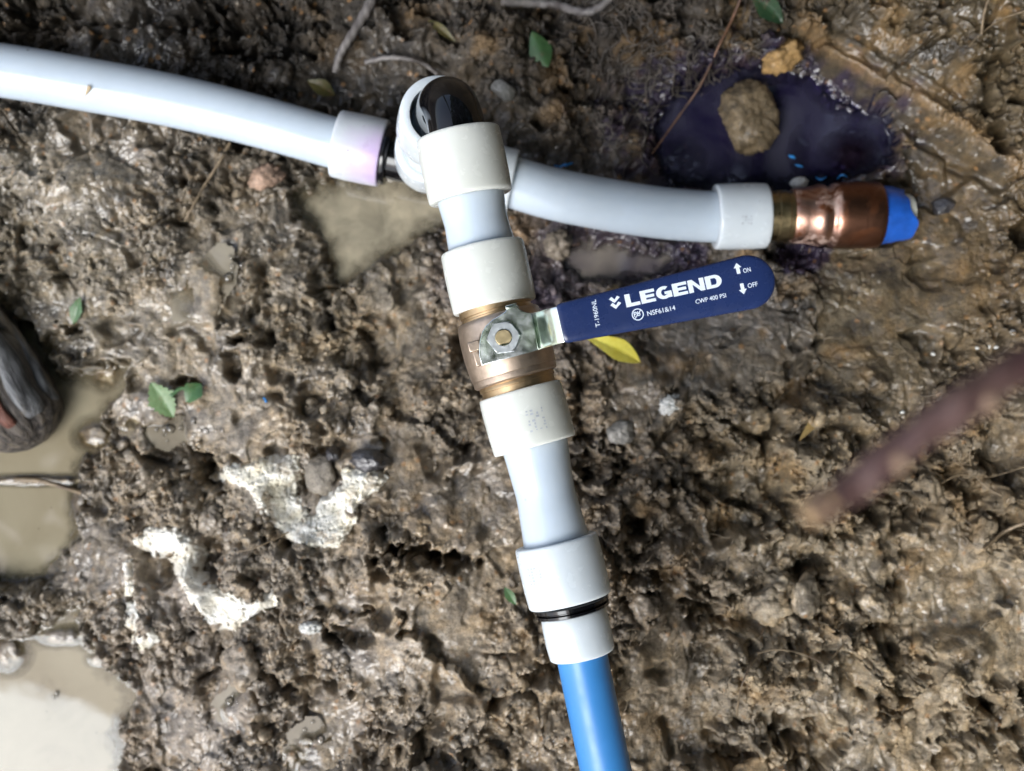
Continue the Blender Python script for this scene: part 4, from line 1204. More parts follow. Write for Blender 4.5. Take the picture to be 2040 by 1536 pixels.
# ------------------------------------------------------------------ stones and clods that can be told apart
def stone(name, px, py, rx, ry, rz_mm, mat, label, cat='stone', rot=0, seed=0, sink=0.35, rough_=0.2, group=None, z=None, sub=4, facet=0.62):
    z0 = ground_hit(px, py, Zsm) if z is None else z
    c = P(px, py, z0)
    k = (H * 1000 - z0) / FPX
    bm = bmesh.new(); bmesh.ops.create_icosphere(bm, subdivisions=sub, radius=1.0)
    v = np.array([tuple(x.co) for x in bm.verts])
    rs_ = np.random.RandomState(seed + 100)
    d = np.ones(len(v))
    for _ in range(7):      # broken facets
        nrm = rs_.randn(3); nrm /= np.linalg.norm(nrm)
        lim = facet + 0.3 * rs_.rand()
        d = np.minimum(d, np.where(v @ nrm > 0.05, lim / np.maximum(v @ nrm, 0.05), 9))
    d = np.minimum(d, 1.25) * (1 + rough_ * (0.55 * gn(v[:, 0] * 2.3 + seed, v[:, 1] * 2.3 + v[:, 2] * 1.7, 5) + 0.5 * gn(v[:, 0] * 6 + v[:, 2] * 3 + seed, v[:, 1] * 6 - v[:, 2] * 4, 6) + 0.4 * gn(v[:, 0] * 15 + v[:, 2] * 8, v[:, 1] * 15 - v[:, 2] * 9, 7)))
    v = v * d[:, None] * np.array([rx * k, ry * k, rz_mm])
    a = math.radians(rot); Rm = np.array([[math.cos(a), -math.sin(a), 0], [math.sin(a), math.cos(a), 0], [0, 0, 1]])
    v = v @ Rm.T
    F = np.array([[x.index for x in f.verts] for f in bm.faces]); bm.free()
    lo = v[:, 2].min()
    base = Vector((c.x, c.y, (z0 - sink * rz_mm) * 0.001))
    V = v * 0.001 + np.array([c.x, c.y, (z0 + rz_mm * (1 - 2 * sink)) * 0.001 ])
    o = mesh_obj(name, V, F, mat, loc=base)
    return tag(o, label, cat, group)
def soil(name, col, rough=0.7, coat=0.2, var=0.45):
    m, nt, b = new_mat(name)
    co = coords(nt)
    t = ramp(nt, noise(nt, co, 170, 5, 0.7), [(0.28, 1 - var), (0.5, 1.0), (0.72, 1 + var)])
    t2 = ramp(nt, noise(nt, co, 900, 3, 0.6), [(0.3, 0.7), (0.7, 1.3)])
    nt.links.new(mixc(nt, 1.0, mixc(nt, 1.0, col, t, 'MULTIPLY'), t2, 'MULTIPLY'), b.inputs['Base Color'])
    b.inputs['Roughness'].default_value = rough
    b.inputs['Coat Weight'].default_value = coat; b.inputs['Coat Roughness'].default_value = 0.15
    bump(nt, b, noise(nt, co, 600, 4, 0.65), 0.9, 0.9)
    return m
TANS, GREYS, DARKS, ORGS, WHITS, PINKS = soil('tan_clod', (.21, .155, .085)), soil('grey_stone', (.22, .21, .19), .5, .3, .25), soil('dark_wet_stone', (.035, .033, .036), .35, .7), soil('orange_clod', (.27, .165, .06)), soil('pale_stone', (.55, .55, .52), .55, .2, .2), soil('pinkish_clod', (.30, .20, .14))
stone('mud_clod', 1486, 240, 62, 70, 15, soil('rough_tan_clod', (.13, .095, .052), var=0.8), 'tan mud clod standing in the purple pool', 'clod', 12, 31, 0.3, 0.24, z=-37, sub=5, facet=0.6)
stone('mud_clod', 1555, 112, 42, 34, 11, ORGS, 'orange clay clod at the top rim of the purple pool', 'clod', 30, 3, 0.35, 0.6)
stone('stone', 1238, 862, 32, 24, 6, GREYS, 'grey wet stone right of the third ring below the valve', 'stone', 10, 4, 0.3, 0.25)
stone('stone', 1335, 806, 25, 17, 5, WHITS, 'small white crumbly stone below the yellow leaf', 'stone', 35, 5, 0.3, 0.6)
stone('stone', 622, 1249, 22, 14, 5, WHITS, 'small white chunk in a dark hollow below the white crusts', 'stone', 0, 6, 0.25, 0.6)
stone('mud_clod', 533, 356, 34, 26, 8, PINKS, 'pinkish clod beside the tan puddle under the left pipe', 'clod', 20, 7, 0.3, 0.5)
stone('stone', 1003, 182, 26, 21, 6, soil('pale_grey_stone', (.27, .265, .24), .55, .2, .2), 'pale grey angular stone right of the black elbow', 'stone', -30, 8, 0.3, 0.2)
stone('stone', 1590, 366, 18, 12, 4, WHITS, 'white shard above the copper adapter', 'stone', 5, 9, 0.2, 0.3, z=-33)
stone('stone', 1880, 412, 28, 19, 6, DARKS, 'dark pebble set in the clay right of the blue pipe end', 'stone', 10, 10, 0.55, 0.15)
stone('stone', 642, 946, 32, 42, 8, soil('grey_brown_stone', (.20, .175, .14), .6, .2, .25), 'grey brown angular stone between the arms of the white crust', 'stone', 10, 11, 0.3, 0.25)
stone('stone', 742, 918, 42, 25, 8, DARKS, 'dark wet stone at the upper tip of the white crust', 'stone', -12, 12, 0.3, 0.3)
stone('stone', 668, 905, 17, 20, 7, DARKS, 'small black wet stone next to the larger dark stone', 'stone', 0, 13, 0.3, 0.3)
stone('mud_clod', 1225, 590, 26, 26, 8, soil('ochre_clod', (.20, .14, .06), .5, .5), 'ochre wet clod behind the neck of the blue handle', 'clod', 0, 14, 0.3, 0.4, z=-24)
stone('stone', 1110, 490, 34, 28, 7, soil('brown_clod', (.17, .14, .105)), 'brown clod between the second ring and the right pipe', 'stone', 0, 15, 0.3, 0.6)

# white flecks in the clay at right
for i, (px, py, r) in enumerate([(1972, 690, 7), (2016, 662, 7), (1945, 693, 5), (1983, 692, 5), (1858, 705, 5), (1797, 822, 6)]):
    stone('grit_grain', px, py, r, r * 0.8, 1.5, WHITS, ['white grit grain above the blurred twig, second from the right', 'white grit grain nearest the right edge above the twig', 'white grit grain third from the right edge above the twig', 'tiny white grit grain tucked beside the twig', 'white grit grain in ochre clay away from the others', 'white grit grain just above the middle of the twig'][i], 'grit', 0, 30 + i, 0.2, 0.3, 'white grit grains in the right bank', sub=2)

# ------------------------------------------------------------------ white crusts of dried compound on the mud
def make_crust(name, cream):
    m, nt, b = new_mat(name)
    co = coords(nt)
    c = mixc(nt, ramp(nt, noise(nt, co, 60, 4, 0.6), [(0.35, 0.0), (0.6, 1.0)]), cream, (0.68, 0.675, 0.63))
    br_ = ramp(nt, noise(nt, co, 85, 5, 0.65, 0.5), [(0.53, 0.0), (0.63, 1.0)])
    c = mixc(nt, math_n(nt, 'MULTIPLY', br_, 0.62 if cream[2] < 0.5 else 0.45), c, (0.24, 0.15, 0.05))
    v = N(nt, 'ShaderNodeTexVoronoi', in_Scale=430.0); nt.links.new(co, v.inputs['Vector'])
    dots = math_n(nt, 'MULTIPLY', ramp(nt, v.outputs['Distance'], [(0.14, 1.0), (0.26, 0.0)]), ramp(nt, noise(nt, co, 110, 3), [(0.5, 0.0), (0.62, 1.0)]))
    c = mixc(nt, dots, c, (0.03, 0.025, 0.02))
    nt.links.new(c, b.inputs['Base Color'])
    b.inputs['Roughness'].default_value = 0.42
    bump(nt, b, noise(nt, co, 500, 4, 0.6), 0.6, 0.8)
    return m
def crust(polys, zoff, mat, label, lump, seed, thick=3.0, grow=8):
    allp = np.concatenate([np.array(p) for p in polys])
    zz = ground_hit(*allp.mean(0), Zsm)
    a = P(allp[:, 0].min() - 25, allp[:, 1].max() + 25, zz) * 1000; b = P(allp[:, 0].max() + 25, allp[:, 1].min() - 25, zz) * 1000
    xs = np.arange(a.x, b.x, 0.36); ys = np.arange(a.y, b.y, 0.36)
    xx, yy = np.meshgrid(xs, ys)
    gz = samp(Zsm, xx, yy)
    px = CX + xx / (H * 1000 - gz) * FPX; py = CY - yy / (H * 1000 - gz) * FPX
    sd = np.full(xx.shape, -1e9)
    for p in polys: sd = np.maximum(sd, polysd(px, py, p))
    sd = sd + grow + 8 * gn(xx / 6, yy / 6, seed) + 6 * gn(xx / 2.2, yy / 2.2, seed + 1)
    f_, h_ = worley(xx / 4.5 + .6 * gn(xx / 3, yy / 3, seed) + .3 * gn(xx / 1.2, yy / 1.2, seed), yy / 4.5 + .6 * gn(xx / 3, yy / 3, seed + 8) + .3 * gn(xx / 1.2, yy / 1.2, seed + 9), seed)
    th = thick * smooth(0, 16, sd) + lump * (np.sqrt(np.clip(1 - (f_ / .62) ** 2, 0, 1)) * 1.5 + 0.8 * np.abs(gn(xx / 2.9 + f_, yy / 2.9, seed + 2)) + 0.6 * gn(xx / 1.3 + f_, yy / 1.3 - f_, seed + 3)) * smooth(0, 8, sd) - lump * 2.2 * smooth(.2, .45, gn(xx / 3.2, yy / 3.2, seed + 4))
    g2 = samp(boxblur(Zc, 7), xx, yy)
    wz = g2 + zoff + th - 0.6
    keep = sd > -1.5
    fm = keep[:-1, :-1] & keep[1:, :-1] & keep[:-1, 1:] & keep[1:, 1:]
    jj, ii = np.where(fm); w = xx.shape[1]
    quads = np.stack([jj * w + ii, jj * w + ii + 1, (jj + 1) * w + ii + 1, (jj + 1) * w + ii], -1)
    edge = np.zeros(xx.shape, bool); cnt = np.zeros(xx.shape, int)
    for q in range(4): np.add.at(cnt.ravel(), quads[:, q], 1)
    rim = (cnt < 4)
    wz = np.where(rim, np.minimum(wz, g2 - 1.5), wz)      # the rim is tucked into the mud
    used, inv = np.unique(quads.ravel(), return_inverse=True)
    V = np.stack([xx.ravel()[used], yy.ravel()[used], wz.ravel()[used]], -1) * 0.001
    o = mesh_obj('white_crust', V, inv.reshape(-1, 4), mat, loc=Vector((float(V[:, 0].mean()), float(V[:, 1].mean()), float(V[:, 2].min()))))
    return tag(o, label, 'crust', 'white crusts on the mud')
CR1, CR2 = make_crust('white_crust_stained', (0.66, 0.61, 0.47)), make_crust('white_crust_clean', (0.68, 0.64, 0.54))
crust([[(415, 952), (455, 930), (500, 925), (515, 915), (590, 912), (594, 950), (580, 975), (600, 1000), (612, 1030), (625, 1040), (645, 995), (690, 965), (688, 940), (735, 936), (768, 955), (730, 985), (712, 1000), (700, 1045), (672, 1085), (625, 1085), (580, 1075), (548, 1045), (520, 1010), (505, 975), (470, 958)]],
      2.0, CR1, 'V shaped white crust stained brown, lying on mud left of the pipe', 0.55, 201, 3.6, 6)
crust([[(272, 1075), (300, 1055), (352, 1058), (370, 1075), (398, 1080), (402, 1110), (395, 1140), (420, 1165), (445, 1185), (465, 1190), (495, 1208), (540, 1185), (545, 1205), (495, 1220), (470, 1250), (440, 1252), (418, 1235), (395, 1205), (380, 1180), (362, 1150), (342, 1115), (375, 1108), (350, 1098), (310, 1104)]],
      1.8, CR2, 'bright white crust in a crooked strip nearest the lower left puddle', 0.4, 231, 3.2)
crust([[(275, 1262), (300, 1255), (312, 1275), (290, 1290), (270, 1280)]], 1.2, CR1, 'tiny cream crust left of the crooked white strip', 0.5, 261, 1.6)
crust([[(252, 1120), (262, 1118), (264, 1170), (256, 1180)], [(256, 1205), (268, 1205), (268, 1250), (258, 1245)]], 1.4, CR1, 'thin cream sliver of crust between puddle and crooked white strip', 0.3, 271, 1.4)

# ------------------------------------------------------------------ leaves
def make_leaf_mat(name, c0, c1, spots=0.0):
    m, nt, b = new_mat(name)
    co = coords(nt)
    c = mixc(nt, ramp(nt, noise(nt, co, 130, 4, 0.6), [(0.35, 0.0), (0.65, 1.0)]), c0, c1)
    if spots:
        c = mixc(nt, math_n(nt, 'MULTIPLY', ramp(nt, noise(nt, co, 200, 4, 0.7), [(0.58, 0.0), (0.68, 1.0)]), spots), c, (0.14, 0.10, 0.06))
    nt.links.new(c, b.inputs['Base Color'])
    b.inputs['Roughness'].default_value = 0.38
    b.inputs['Subsurface Weight'].default_value = 0.1
    b.inputs['Subsurface Scale'].default_value = 0.0008
    bump(nt, b, noise(nt, co, 450, 3), 0.25, 0.8)
    return m
def leaf_geo(a, b, hw, nz_base, fold=0.25, curl=0.1, serr=0.0, wmax=0.45, nu=26, nv=9, roll=0.0):
    """a, b: world points of stalk end and tip; hw: half width (m)"""
    d = b - a; L = d.length; t = d.normalized()
    s = t.cross(up).normalized(); n_ = s.cross(t)
    s2 = s * math.cos(roll) + n_ * math.sin(roll); n2 = n_ * math.cos(roll) - s * math.sin(roll)
    V, F = [], []
    for layer in (0, 1):
        for i in range(nu):
            u = i / (nu - 1)
            w = (u / wmax) ** 0.7 if u < wmax else max(0, 1 - ((u - wmax) / (1 - wmax)) ** 1.7) ** 0.9
            if serr: w *= 1 + serr * (((u * 9) % 1) - 0.5)
            for j in range(nv):
                v = j / (nv - 1) * 2 - 1
                rib = 0.04 * math.exp(-(v * 7) ** 2) + 0.03 * math.sin((u * 8 - abs(v) * 2.2) * 6.28) * (1 - abs(v)) * 0.6
                z = fold * abs(v) * w - rib + curl * math.sin(u * math.pi) * 1.0
                V.append(a + t * (u * L) + s2 * (v * w * hw) + n2 * (z * hw - layer * 0.00035))
    o2 = nu * nv
    for i in range(nu - 1):
        for j in range(nv - 1):
            q = (i * nv + j, i * nv + j + 1, (i + 1) * nv + j + 1, (i + 1) * nv + j)
            F.append(q); F.append(tuple(o2 + k for k in q[::-1]))
    for i in range(nu - 1):
        for j in (0, nv - 1):
            F.append((i * nv + j, (i + 1) * nv + j, o2 + (i + 1) * nv + j, o2 + i * nv + j))
    for j in range(nv - 1):
        for i in (0, nu - 1):
            F.append((i * nv + j, i * nv + j + 1, o2 + i * nv + j + 1, o2 + i * nv + j))
    return V, F
GREEN_L = make_leaf_mat('pale_green_leaf', (0.12, 0.20, 0.085), (0.18, 0.27, 0.13), 0.5)
GREEN_D = make_leaf_mat('mid_green_leaf', (0.04, 0.10, 0.035), (0.065, 0.14, 0.05), 0.5)
GREEN_X = make_leaf_mat('dark_green_leaf', (0.008, 0.028, 0.012), (0.02, 0.05, 0.02), 0.5)
YELLOW = make_leaf_mat('yellow_leaf', (0.55, 0.47, 0.05), (0.62, 0.56, 0.10), 0.35)
OLIVE = make_leaf_mat('olive_leaf', (0.045, 0.045, 0.012), (0.09, 0.075, 0.025), 0.6)
def gp(px, py, dz, tab=None): return P(px, py, ground_hit(px, py, Zsm if tab is None else tab) + dz)
sprig = empty('leaf_sprig', gp(372, 795, 1), 'fresh green sprig with two toothed leaves on wet mud', 'leaf')
V, F = leaf_geo(gp(355, 782, 5), gp(296, 762, 4), 0.0055, 0, .3, .2, .3); 
V, F = leaf_geo(gp(352, 778, 5), gp(347, 832, 5), 0.0001, 0)
V, F = leaf_geo(gp(300, 762, 5), gp(346, 832, 5), 0.0072, 0, 0.16, 0.15, 0.4, 0.45, roll=0.12); fix_normals(mesh_obj('leaf', V, F, GREEN_L, sprig), 70)['label'] = 'larger pale green leaf'
V, F = leaf_geo(gp(400, 764, 6), gp(372, 803, 5), 0.0058, 0, 0.25, 0.2, 0.25, 0.35, roll=-0.2); fix_normals(mesh_obj('leaf', V, F, GREEN_D, sprig), 70)['label'] = 'smaller darker green leaf'
st_pts = spline([gp(340, 790, 4.5), gp(360, 774, 6.5), gp(385, 776, 6)], 12)
V, F = tube_geo(st_pts, [0.0011] * 12, 8); mesh_obj('stem', V, F, GREEN_D, sprig)
def leaf(px0, py0, px1, py1, hw_mm, mat, label, dz=4.0, **kw):
    a, b = gp(px0, py0, dz), gp(px1, py1, dz)
    V, F = leaf_geo(a, b, hw_mm * 0.001, 0, **kw)
    o = fix_normals(mesh_obj('leaf', V, F, mat, loc=a), 70)
    return tag(o, label, 'leaf')
leaf(1060, 62, 1092, 134, 6.6, GREEN_D, 'oval green leaf on dark soil near the top edge', 5, fold=-0.3, curl=0.2, wmax=0.5)
leaf(1165, 668, 1276, 722, 6.2, YELLOW, 'yellow leaf half under the blue valve handle', 7, fold=0.25, curl=0.5, wmax=0.6, roll=0.25)
leaf(1500, -6, 1560, 46, 6.5, GREEN_X, 'dark green wet leaf at the top edge above the pool', 5, fold=0.2, curl=0.2)
leaf(160, 592, 146, 646, 3.6, GREEN_D, 'small torn green leaf on mud left of the sprig', 4, fold=0.2, curl=0.3, serr=0.3)
leaf(612, 160, 668, 190, 4.6, OLIVE, 'olive dead leaf at the foot of the grey root', 5, fold=0.2, curl=0.4)
leaf(852, 40, 908, 84, 2.6, OLIVE, 'narrow olive leaf curled on dark soil above the elbow', 5, fold=0.5, curl=0.7)
leaf(1005, 1170, 1028, 1205, 2.6, GREEN_D, 'tiny green leaf scrap left of the lowest large ring', 4, fold=0.2, curl=0.3)
leaf(1592, 878, 1648, 806, 2.4, make_leaf_mat('straw', (0.26, 0.18, 0.07), (0.34, 0.25, 0.10), .4), 'flat straw coloured splinter on the bank left of the twig', 4, fold=0.15, curl=0.1)

# ------------------------------------------------------------------ roots and twigs
def make_bark(name, c0, c1, c2, stretch=1.0, coat=0.1, sc=120, bd=0.5, along=None):
    m, nt, b = new_mat(name)
    co = coords(nt)
    if along is not None:       # grain drawn out along the wood
        vr = N(nt, 'ShaderNodeVectorRotate', rotation_type='Z_AXIS'); nt.links.new(co, vr.inputs['Vector']); vr.inputs['Angle'].default_value = -along
        mp = N(nt, 'ShaderNodeMapping'); mp.inputs['Scale'].default_value = (0.16, 1.0, 1.0); nt.links.new(vr.outputs[0], mp.inputs['Vector']); co = mp.outputs[0]
    n1 = noise(nt, co, sc, 5, 0.65, 0.3)
    c = mixc(nt, ramp(nt, n1, [(0.40, 0.0), (0.60, 1.0)] if along is not None else [(0.35, 0.0), (0.65, 1.0)]), c0, c1)
    c = mixc(nt, ramp(nt, noise(nt, co, sc * 0.45, 3), [(0.55, 0.0), (0.68, 1.0)]), c, c2)
    nt.links.new(c, b.inputs['Base Color'])
    b.inputs['Roughness'].default_value = 0.5
    b.inputs['Coat Weight'].default_value = coat; b.inputs['Coat Roughness'].default_value = 0.2
    bump(nt, b, noise(nt, co, sc * (4 if bd < 1 else 2), 5, 0.65), bd, 0.9)
    b.inputs['Roughness'].default_value = 0.5 if bd < 1 else 0.68
    return m
ROOT_G = make_bark('grey_root', (.10, .09, .085), (.20, .185, .175), (.06, .05, .045))
ROOT_B = make_bark('brown_rootlet', (.13, .095, .055), (.24, .18, .11), (.09, .06, .035))
ROOT_R = make_bark('red_twig', (.10, .05, .03), (.19, .10, .055), (.06, .035, .025))
def root(name, pts, w_px, mat, label, dz=3.0, taper=0.6, seed=0, cat='root', group=None, nseg=10):
    P3 = []
    for p in pts:
        extra = p[2] if len(p) > 2 else 0
        P3.append(gp(p[0], p[1], dz + extra))
    n = max(12, len(pts) * 8)
    path = spline(P3, n)
    k = (H * 1000 - ground_hit(pts[0][0], pts[0][1], Zsm)) / FPX * 0.001
    rr = [w_px * 0.5 * k * (1 - (1 - taper) * i / (n - 1)) for i in range(n)]
    wob = lambda i, a: 1 + 0.13 * math.sin(i * 1.3 + 2 * a + seed) + 0.10 * math.sin(i * 2.7 + a * 3)
    V, F = tube_geo(path, rr, nseg, True, wob)
    o = fix_normals(mesh_obj(name, V, F, mat, loc=path[0]), 70)
    return tag(o, label, cat, group)
root('root', [(752, -40), (738, 5), (716, 45), (692, 84), (676, 112), (668, 145)], 22, ROOT_G, 'grey root hanging down from the top edge left of the elbow', 5, 0.6, 1)
root('root', [(728, 124), (770, 115), (810, 117), (842, 126), (870, 146)], 11, ROOT_G, 'thin grey root arching behind the black elbow', 5, 0.7, 2)
root('root', [(1000, 2), (1060, 6), (1110, 10), (1160, 24), (1195, 14), (1230, -20)], 19, ROOT_G, 'grey root lying along the top edge', 6, 0.8, 3)
root('root', [(1482, -20), (1458, 40), (1432, 92), (1395, 170), (1350, 235), (1318, 280), (1300, 305)], 6, ROOT_R, 'long thin reddish root over the purple pool', 9, 0.5, 4, nseg=8)
root('root', [(458, 285), (440, 318), (412, 362), (385, 410), (368, 440)], 7, ROOT_B, 'straight thin brown rootlet below the left pipe', 6, 0.6, 5, nseg=8)
root('root', [(1508, 1302), (1540, 1294), (1580, 1298), (1612, 1308), (1640, 1322)], 4.5, ROOT_B, 'fine curved rootlet on the crumbly mud at lower right', 6, 0.6, 6, nseg=7)
root('root', [(1468, 1425), (1474, 1380), (1490, 1335), (1512, 1305)], 4, ROOT_B, 'fine upright rootlet at lower right joining the curved one', 6, 0.6, 7, nseg=7)
root('root', [(1650, 1320), (1680, 1285), (1712, 1252)], 4, ROOT_B, 'short fine rootlet leaning right at lower right', 6, 0.6, 8, nseg=7)
root('root', [(575, 1060), (545, 1075), (505, 1092), (470, 1100)], 4, ROOT_B, 'hair thin rootlet beside the V shaped crust', 7, 0.5, 9, nseg=7)
root('root', [(1955, 70), (1960, 30), (1972, -10)], 6, ROOT_B, 'pale rootlet at the top edge on the right bank', 6, 0.7, 10, nseg=7)
root('root', [(2050, 20), (2000, 36), (1960, 62), (1930, 92)], 4, ROOT_B, 'pale rootlet running down the right bank from the corner', 6, 0.6, 11, nseg=7)
root('root', [(1940, 870), (1932, 910), (1945, 950), (1990, 985), (2050, 1000)], 4, ROOT_B, 'pale forked rootlet under the twig at the right edge', 6, 0.6, 12, nseg=7)
root('root', [(1870, 965), (1915, 945), (1970, 950), (2040, 930)], 4, ROOT_B, 'pale level rootlet crossing under the twig at right', 6, 0.6, 13, nseg=7)
root('root', [(1960, 1095), (2000, 1060), (2045, 1040)], 9, ROOT_B, 'flat tan root piece at the right edge below the twig', 5, 0.8, 14, nseg=8)
root('root', [(30, 955), (80, 958), (130, 972), (170, 985)], 12, ROOT_B, 'brown sliver of wood floating in the left puddle', 4, 0.5, 15, cat='root', nseg=8)

# root hairs on the dark bank at top right of the elbow: nobody could count them
VV, FF = [], []
rs = np.random.RandomState(21)
for k in range(520):
    px = rs.uniform(1130, 1500); py = rs.uniform(-60, 330) 
    if py > 330 - (px - 1130) * 0.15 or (px > 1440 and py > 120) or (px > 1300 and py > 190): continue
    a = rs.uniform(0, 6.28) if rs.rand() < 0.45 else rs.normal(1.9, 0.5)
    L = rs.uniform(20, 75); pts = []
    for q in range(5):
        pts.append(gp(px, py, 1.0 + 3.5 * math.sin(q / 4 * math.pi) * rs.rand(), Zs)); px += math.cos(a) * L / 4; py += math.sin(a) * L / 4; a += rs.normal(0, 0.5)
    path = spline(pts, 10)
    V, F = tube_geo(path, [0.00022 + 0.00028 * rs.rand() ** 2] * 10, 5, False)
    b0 = len(VV); VV += V; FF += [tuple(i + b0 for i in f) for f in F]
tag(mesh_obj('root_hairs', VV, FF, make_bark('dark_root_hair', (.05, .042, .036), (.13, .11, .09), (.03, .025, .02))), 'tangle of fine dark root hairs on the upper bank', None, None, 'stuff')
VV, FF = [], []
for k in range(260):
    px = rs.uniform(1200, 2040); py = rs.uniform(680, 1530); a = rs.uniform(0, 6.28); L = rs.uniform(18, 60); pts = []
    for q in range(5):
        pts.append(gp(px, py, 1.0 + 4 * math.sin(q / 4 * math.pi) * rs.rand(), Zs)); px += math.cos(a) * L / 4; py += math.sin(a) * L / 4; a += rs.normal(0, 0.45)
    path = spline(pts, 9)
    V, F = tube_geo(path, [0.00013 + 0.0002 * rs.rand()] * 9, 5, False)
    b0 = len(VV); VV += V; FF += [tuple(i + b0 for i in f) for f in F]
tag(mesh_obj('fine_rootlets', VV, FF, make_bark('pale_root_hair', (.12, .09, .06), (.26, .21, .14), (.06, .05, .04))), 'pale hair roots scattered over the right bank', None, None, 'stuff')

# thick dark root stub at the left edge
SANG = math.atan2(P(78, 885, -16).y - P(-170, 520, -2).y, P(78, 885, -16).x - P(-170, 520, -2).x)
RT = make_bark('dark_wet_bark', (.014, .011, .010), (.11, .092, .075), (.17, .14, .10), coat=0.04, sc=230, bd=2.2, along=SANG)
RED = make_bark('red_inner_bark', (.07, .022, .014), (.14, .05, .03), (.04, .02, .015), coat=0.05, sc=230, bd=1.8, along=SANG)
stub_z = -12
tip = P(78, 885, stub_z - 4); back = P(-170, 520, stub_z + 10)
sd_ = (tip - back).normalized()
stub = empty('root_stub', P(20, 800, -26), 'thick dark root stub with a reddish streak at the left edge, in the puddle', 'root')
n = 46; path = [back.lerp(tip, i / (n - 1)) for i in range(n)]
Rst = 0.0235
rr = []
for i in range(n):
    u = (tip - path[i]).length / 0.024
    rr.append(Rst * (1.0 if u >= 1 else max(0.05, (1 - (1 - u) ** 2.2)) ** 0.5))
wob = lambda i, a: 1 + 0.035 * math.sin(5 * a + i * 0.05) + 0.05 * abs(math.sin(6 * a - i * 0.03 + 1)) + 0.05 * abs(math.sin(10 * a + i * 0.06)) + 0.02 * math.sin(i * 0.9 + 3 * a) + 0.02 * math.sin(i * 0.5 - 7 * a)
V, F = tube_geo(path, rr, 110, True, wob)
fix_normals(mesh_obj('bark', V, F, RT, stub), 70)
# lifted strips of bark that run along it
side = Vector((-sd_.y, sd_.x, 0)) * -1
def strip(ang0, ang1, lift, mat, label, i0=4, i1=41):
    V, F = [], []
    nu = i1 - i0; nv = 9
    un = sd_.cross(up).normalized(); vn = un.cross(sd_)
    for i in range(nu):
        for j in range(nv):
            a = ang0 + (ang1 - ang0) * j / (nv - 1) + 0.08 * math.sin(i * 0.35)
            r = rr[i0 + i] * (1.0 + lift * math.sin(math.pi * (j + 0.0) / (nv - 1)) ** 0.6 + 0.02 * math.sin(i * 0.8 + j)) * (1 + 0.0)
            if j in (0, nv - 1) or i in (0, nu - 1): r *= 0.9
            V.append(path[i0 + i] + (un * math.cos(a) + vn * math.sin(a)) * r)
    for i in range(nu - 1):
        for j in range(nv - 1): F.append((i * nv + j, i * nv + j + 1, (i + 1) * nv + j + 1, (i + 1) * nv + j))
    o = fix_normals(mesh_obj('bark_strip', V, F, mat, stub), 70); o['label'] = label
BLU = make_bark('blue_grey_bark', (.020, .020, .021), (.15, .155, .16), (.14, .11, .075), coat=0.06, sc=230, bd=2.0, along=SANG)
strip(math.radians(112), math.radians(150), 0.20, BLU, 'blue grey strip of bark near the right side')
strip(math.radians(84), math.radians(106), 0.13, RED, 'reddish strip of bark along the middle')
strip(math.radians(155), math.radians(178), 0.17, BLU, 'outer grey strip of bark at the waterline')

# the reddish twig close to the lens, reaching in from the right bank
TW = make_bark('reddish_twig_bark', (.070, .034, .034), (.125, .075, .065), (.24, .16, .10), coat=0.1, sc=60)
tw = empty('twig', P(2500, 500, 400), 'reddish brown twig reaching in from the right, close and out of focus', 'twig')
TZ = 487
pts = [P(1618, 1022, TZ + 2), P(1700, 968, TZ), P(1800, 890, TZ), P(1900, 815, TZ), P(2000, 750, TZ - 2), P(2150, 670, TZ - 6), P(2600, 450, TZ - 25), P(3600, 60, TZ - 80), P(4600, -300, TZ - 150)]
path = spline(pts, 70)
rr_t = [0.0023 + 0.0005 * min(1, i / 30) + 0.0003 * math.exp(-((i - 12) / 2.5) ** 2) + 0.0004 * math.exp(-((i - 26) / 2.5) ** 2) for i in range(70)]
rr_t[0] *= 0.75
V, F = tube_geo(path, rr_t, 18, True, lambda i, a: 1 + 0.07 * math.sin(i * 0.9 + 2 * a) + 0.05 * math.sin(3 * a + i * .3))
fix_normals(mesh_obj('stem', V, F, TW, tw), 70)
V, F = tube_geo([path[0] - (path[1] - path[0]).normalized() * 0.0008, path[0] + (path[1] - path[0]).normalized() * 0.0032], [0.0019, 0.0024], 16)
fix_normals(mesh_obj('cut_end', V, F, simple('bare_wood', (.27, .18, .10), .6, var=.2, scale=300), tw), 50)['label'] = 'pale bare wood at the broken tip'
for i, a_ in ((16, 1.9), (30, 0.4)):
    c = path[i]; 
    bm = bmesh.new(); bmesh.ops.create_icosphere(bm, subdivisions=2, radius=0.0018)
    for v in bm.verts: v.co = v.co * (1 + .15 * math.sin(900 * v.co.x) ) + c + Vector((0.0012 * math.cos(a_), -0.0012, 0.0012))
    V = [v.co.copy() for v in bm.verts]; F = [tuple(v.index for v in f.verts) for f in bm.faces]; bm.free()
    mesh_obj('knot', V, F, simple('pale_twig_knot', (.25, .165, .11), .6, var=.2, scale=300), tw)

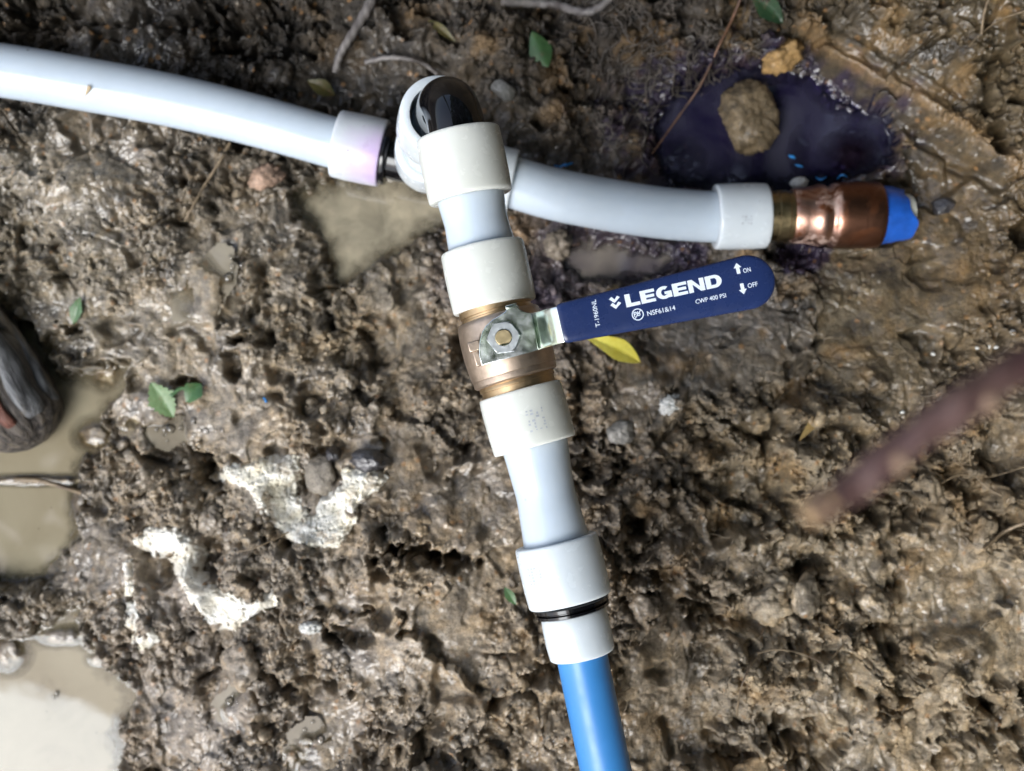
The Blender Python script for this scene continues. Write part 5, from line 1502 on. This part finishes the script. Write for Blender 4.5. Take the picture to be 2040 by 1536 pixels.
# ------------------------------------------------------------------ blue plastic shavings
SHAV = simple('blue_shaving', (0.03, 0.24, 0.60), 0.35, var=0.15, scale=300)
def shaving(px, py, L_px, rot, label, z=None):
    z0 = (ground_hit(px, py) if z is None else z) + 1.2
    k = (H * 1000 - z0) / FPX * 0.001
    c = P(px, py, z0); a = math.radians(rot); L = L_px * k
    t = Vector((math.cos(a), math.sin(a), 0)); s = Vector((-t.y, t.x, 0))
    V, F = [], []
    q1, q2, q3 = RNG.uniform(-0.22, 0.25), RNG.uniform(2, 6), RNG.uniform(0.6, 1.3)
    for layer in (0, 1):
        for i in range(9):
            u = i / 8 - 0.5
            for j in (-1, 0, 1):
                V.append(c + t * (u * L) + s * (j * 0.0007 * q3 * (1 - 0.9 * abs(u)) + q1 * L * math.cos(u * q2)) + up * (0.0010 * math.sin(u * 5 * q3 + j * .4) - layer * 0.0003 - 0.0004 * abs(j)))
    o2 = 27
    for i in range(8):
        for j in (0, 1):
            q = (i * 3 + j, i * 3 + j + 1, i * 3 + j + 4, i * 3 + j + 3)
            F.append(q); F.append(tuple(o2 + x for x in q[::-1]))
        F.append((i * 3, i * 3 + 3, o2 + i * 3 + 3, o2 + i * 3)); F.append((i * 3 + 2, i * 3 + 5, o2 + i * 3 + 5, o2 + i * 3 + 2))
    F += [(0, 1, o2 + 1, o2), (1, 2, o2 + 2, o2 + 1), (24, 25, o2 + 25, o2 + 24), (25, 26, o2 + 26, o2 + 25)]
    o = fix_normals(mesh_obj('plastic_shaving', V, F, SHAV, loc=c), 60)
    tag(o, label, 'shaving', 'blue plastic shavings')
shaving(1122, 325, 38, 8, 'blue curl of plastic just above the right pipe, longest of all')
shaving(1578, 312, 16, -30, 'blue shaving in the pool, highest of the four by the adapter', -35.5)
shaving(1592, 330, 16, -20, 'blue shaving in the pool, second highest near the adapter', -35.5)
shaving(1636, 354, 20, 0, 'blue shaving touching the copper adapter on its left side', -34)
shaving(1678, 352, 20, 10, 'blue shaving at the pool edge over the copper band', -33)
shaving(528, 797, 13, -50, 'blue shaving on mud right of the green sprig')
shaving(975, 800, 14, 10, 'blue shaving beside the ring below the valve')
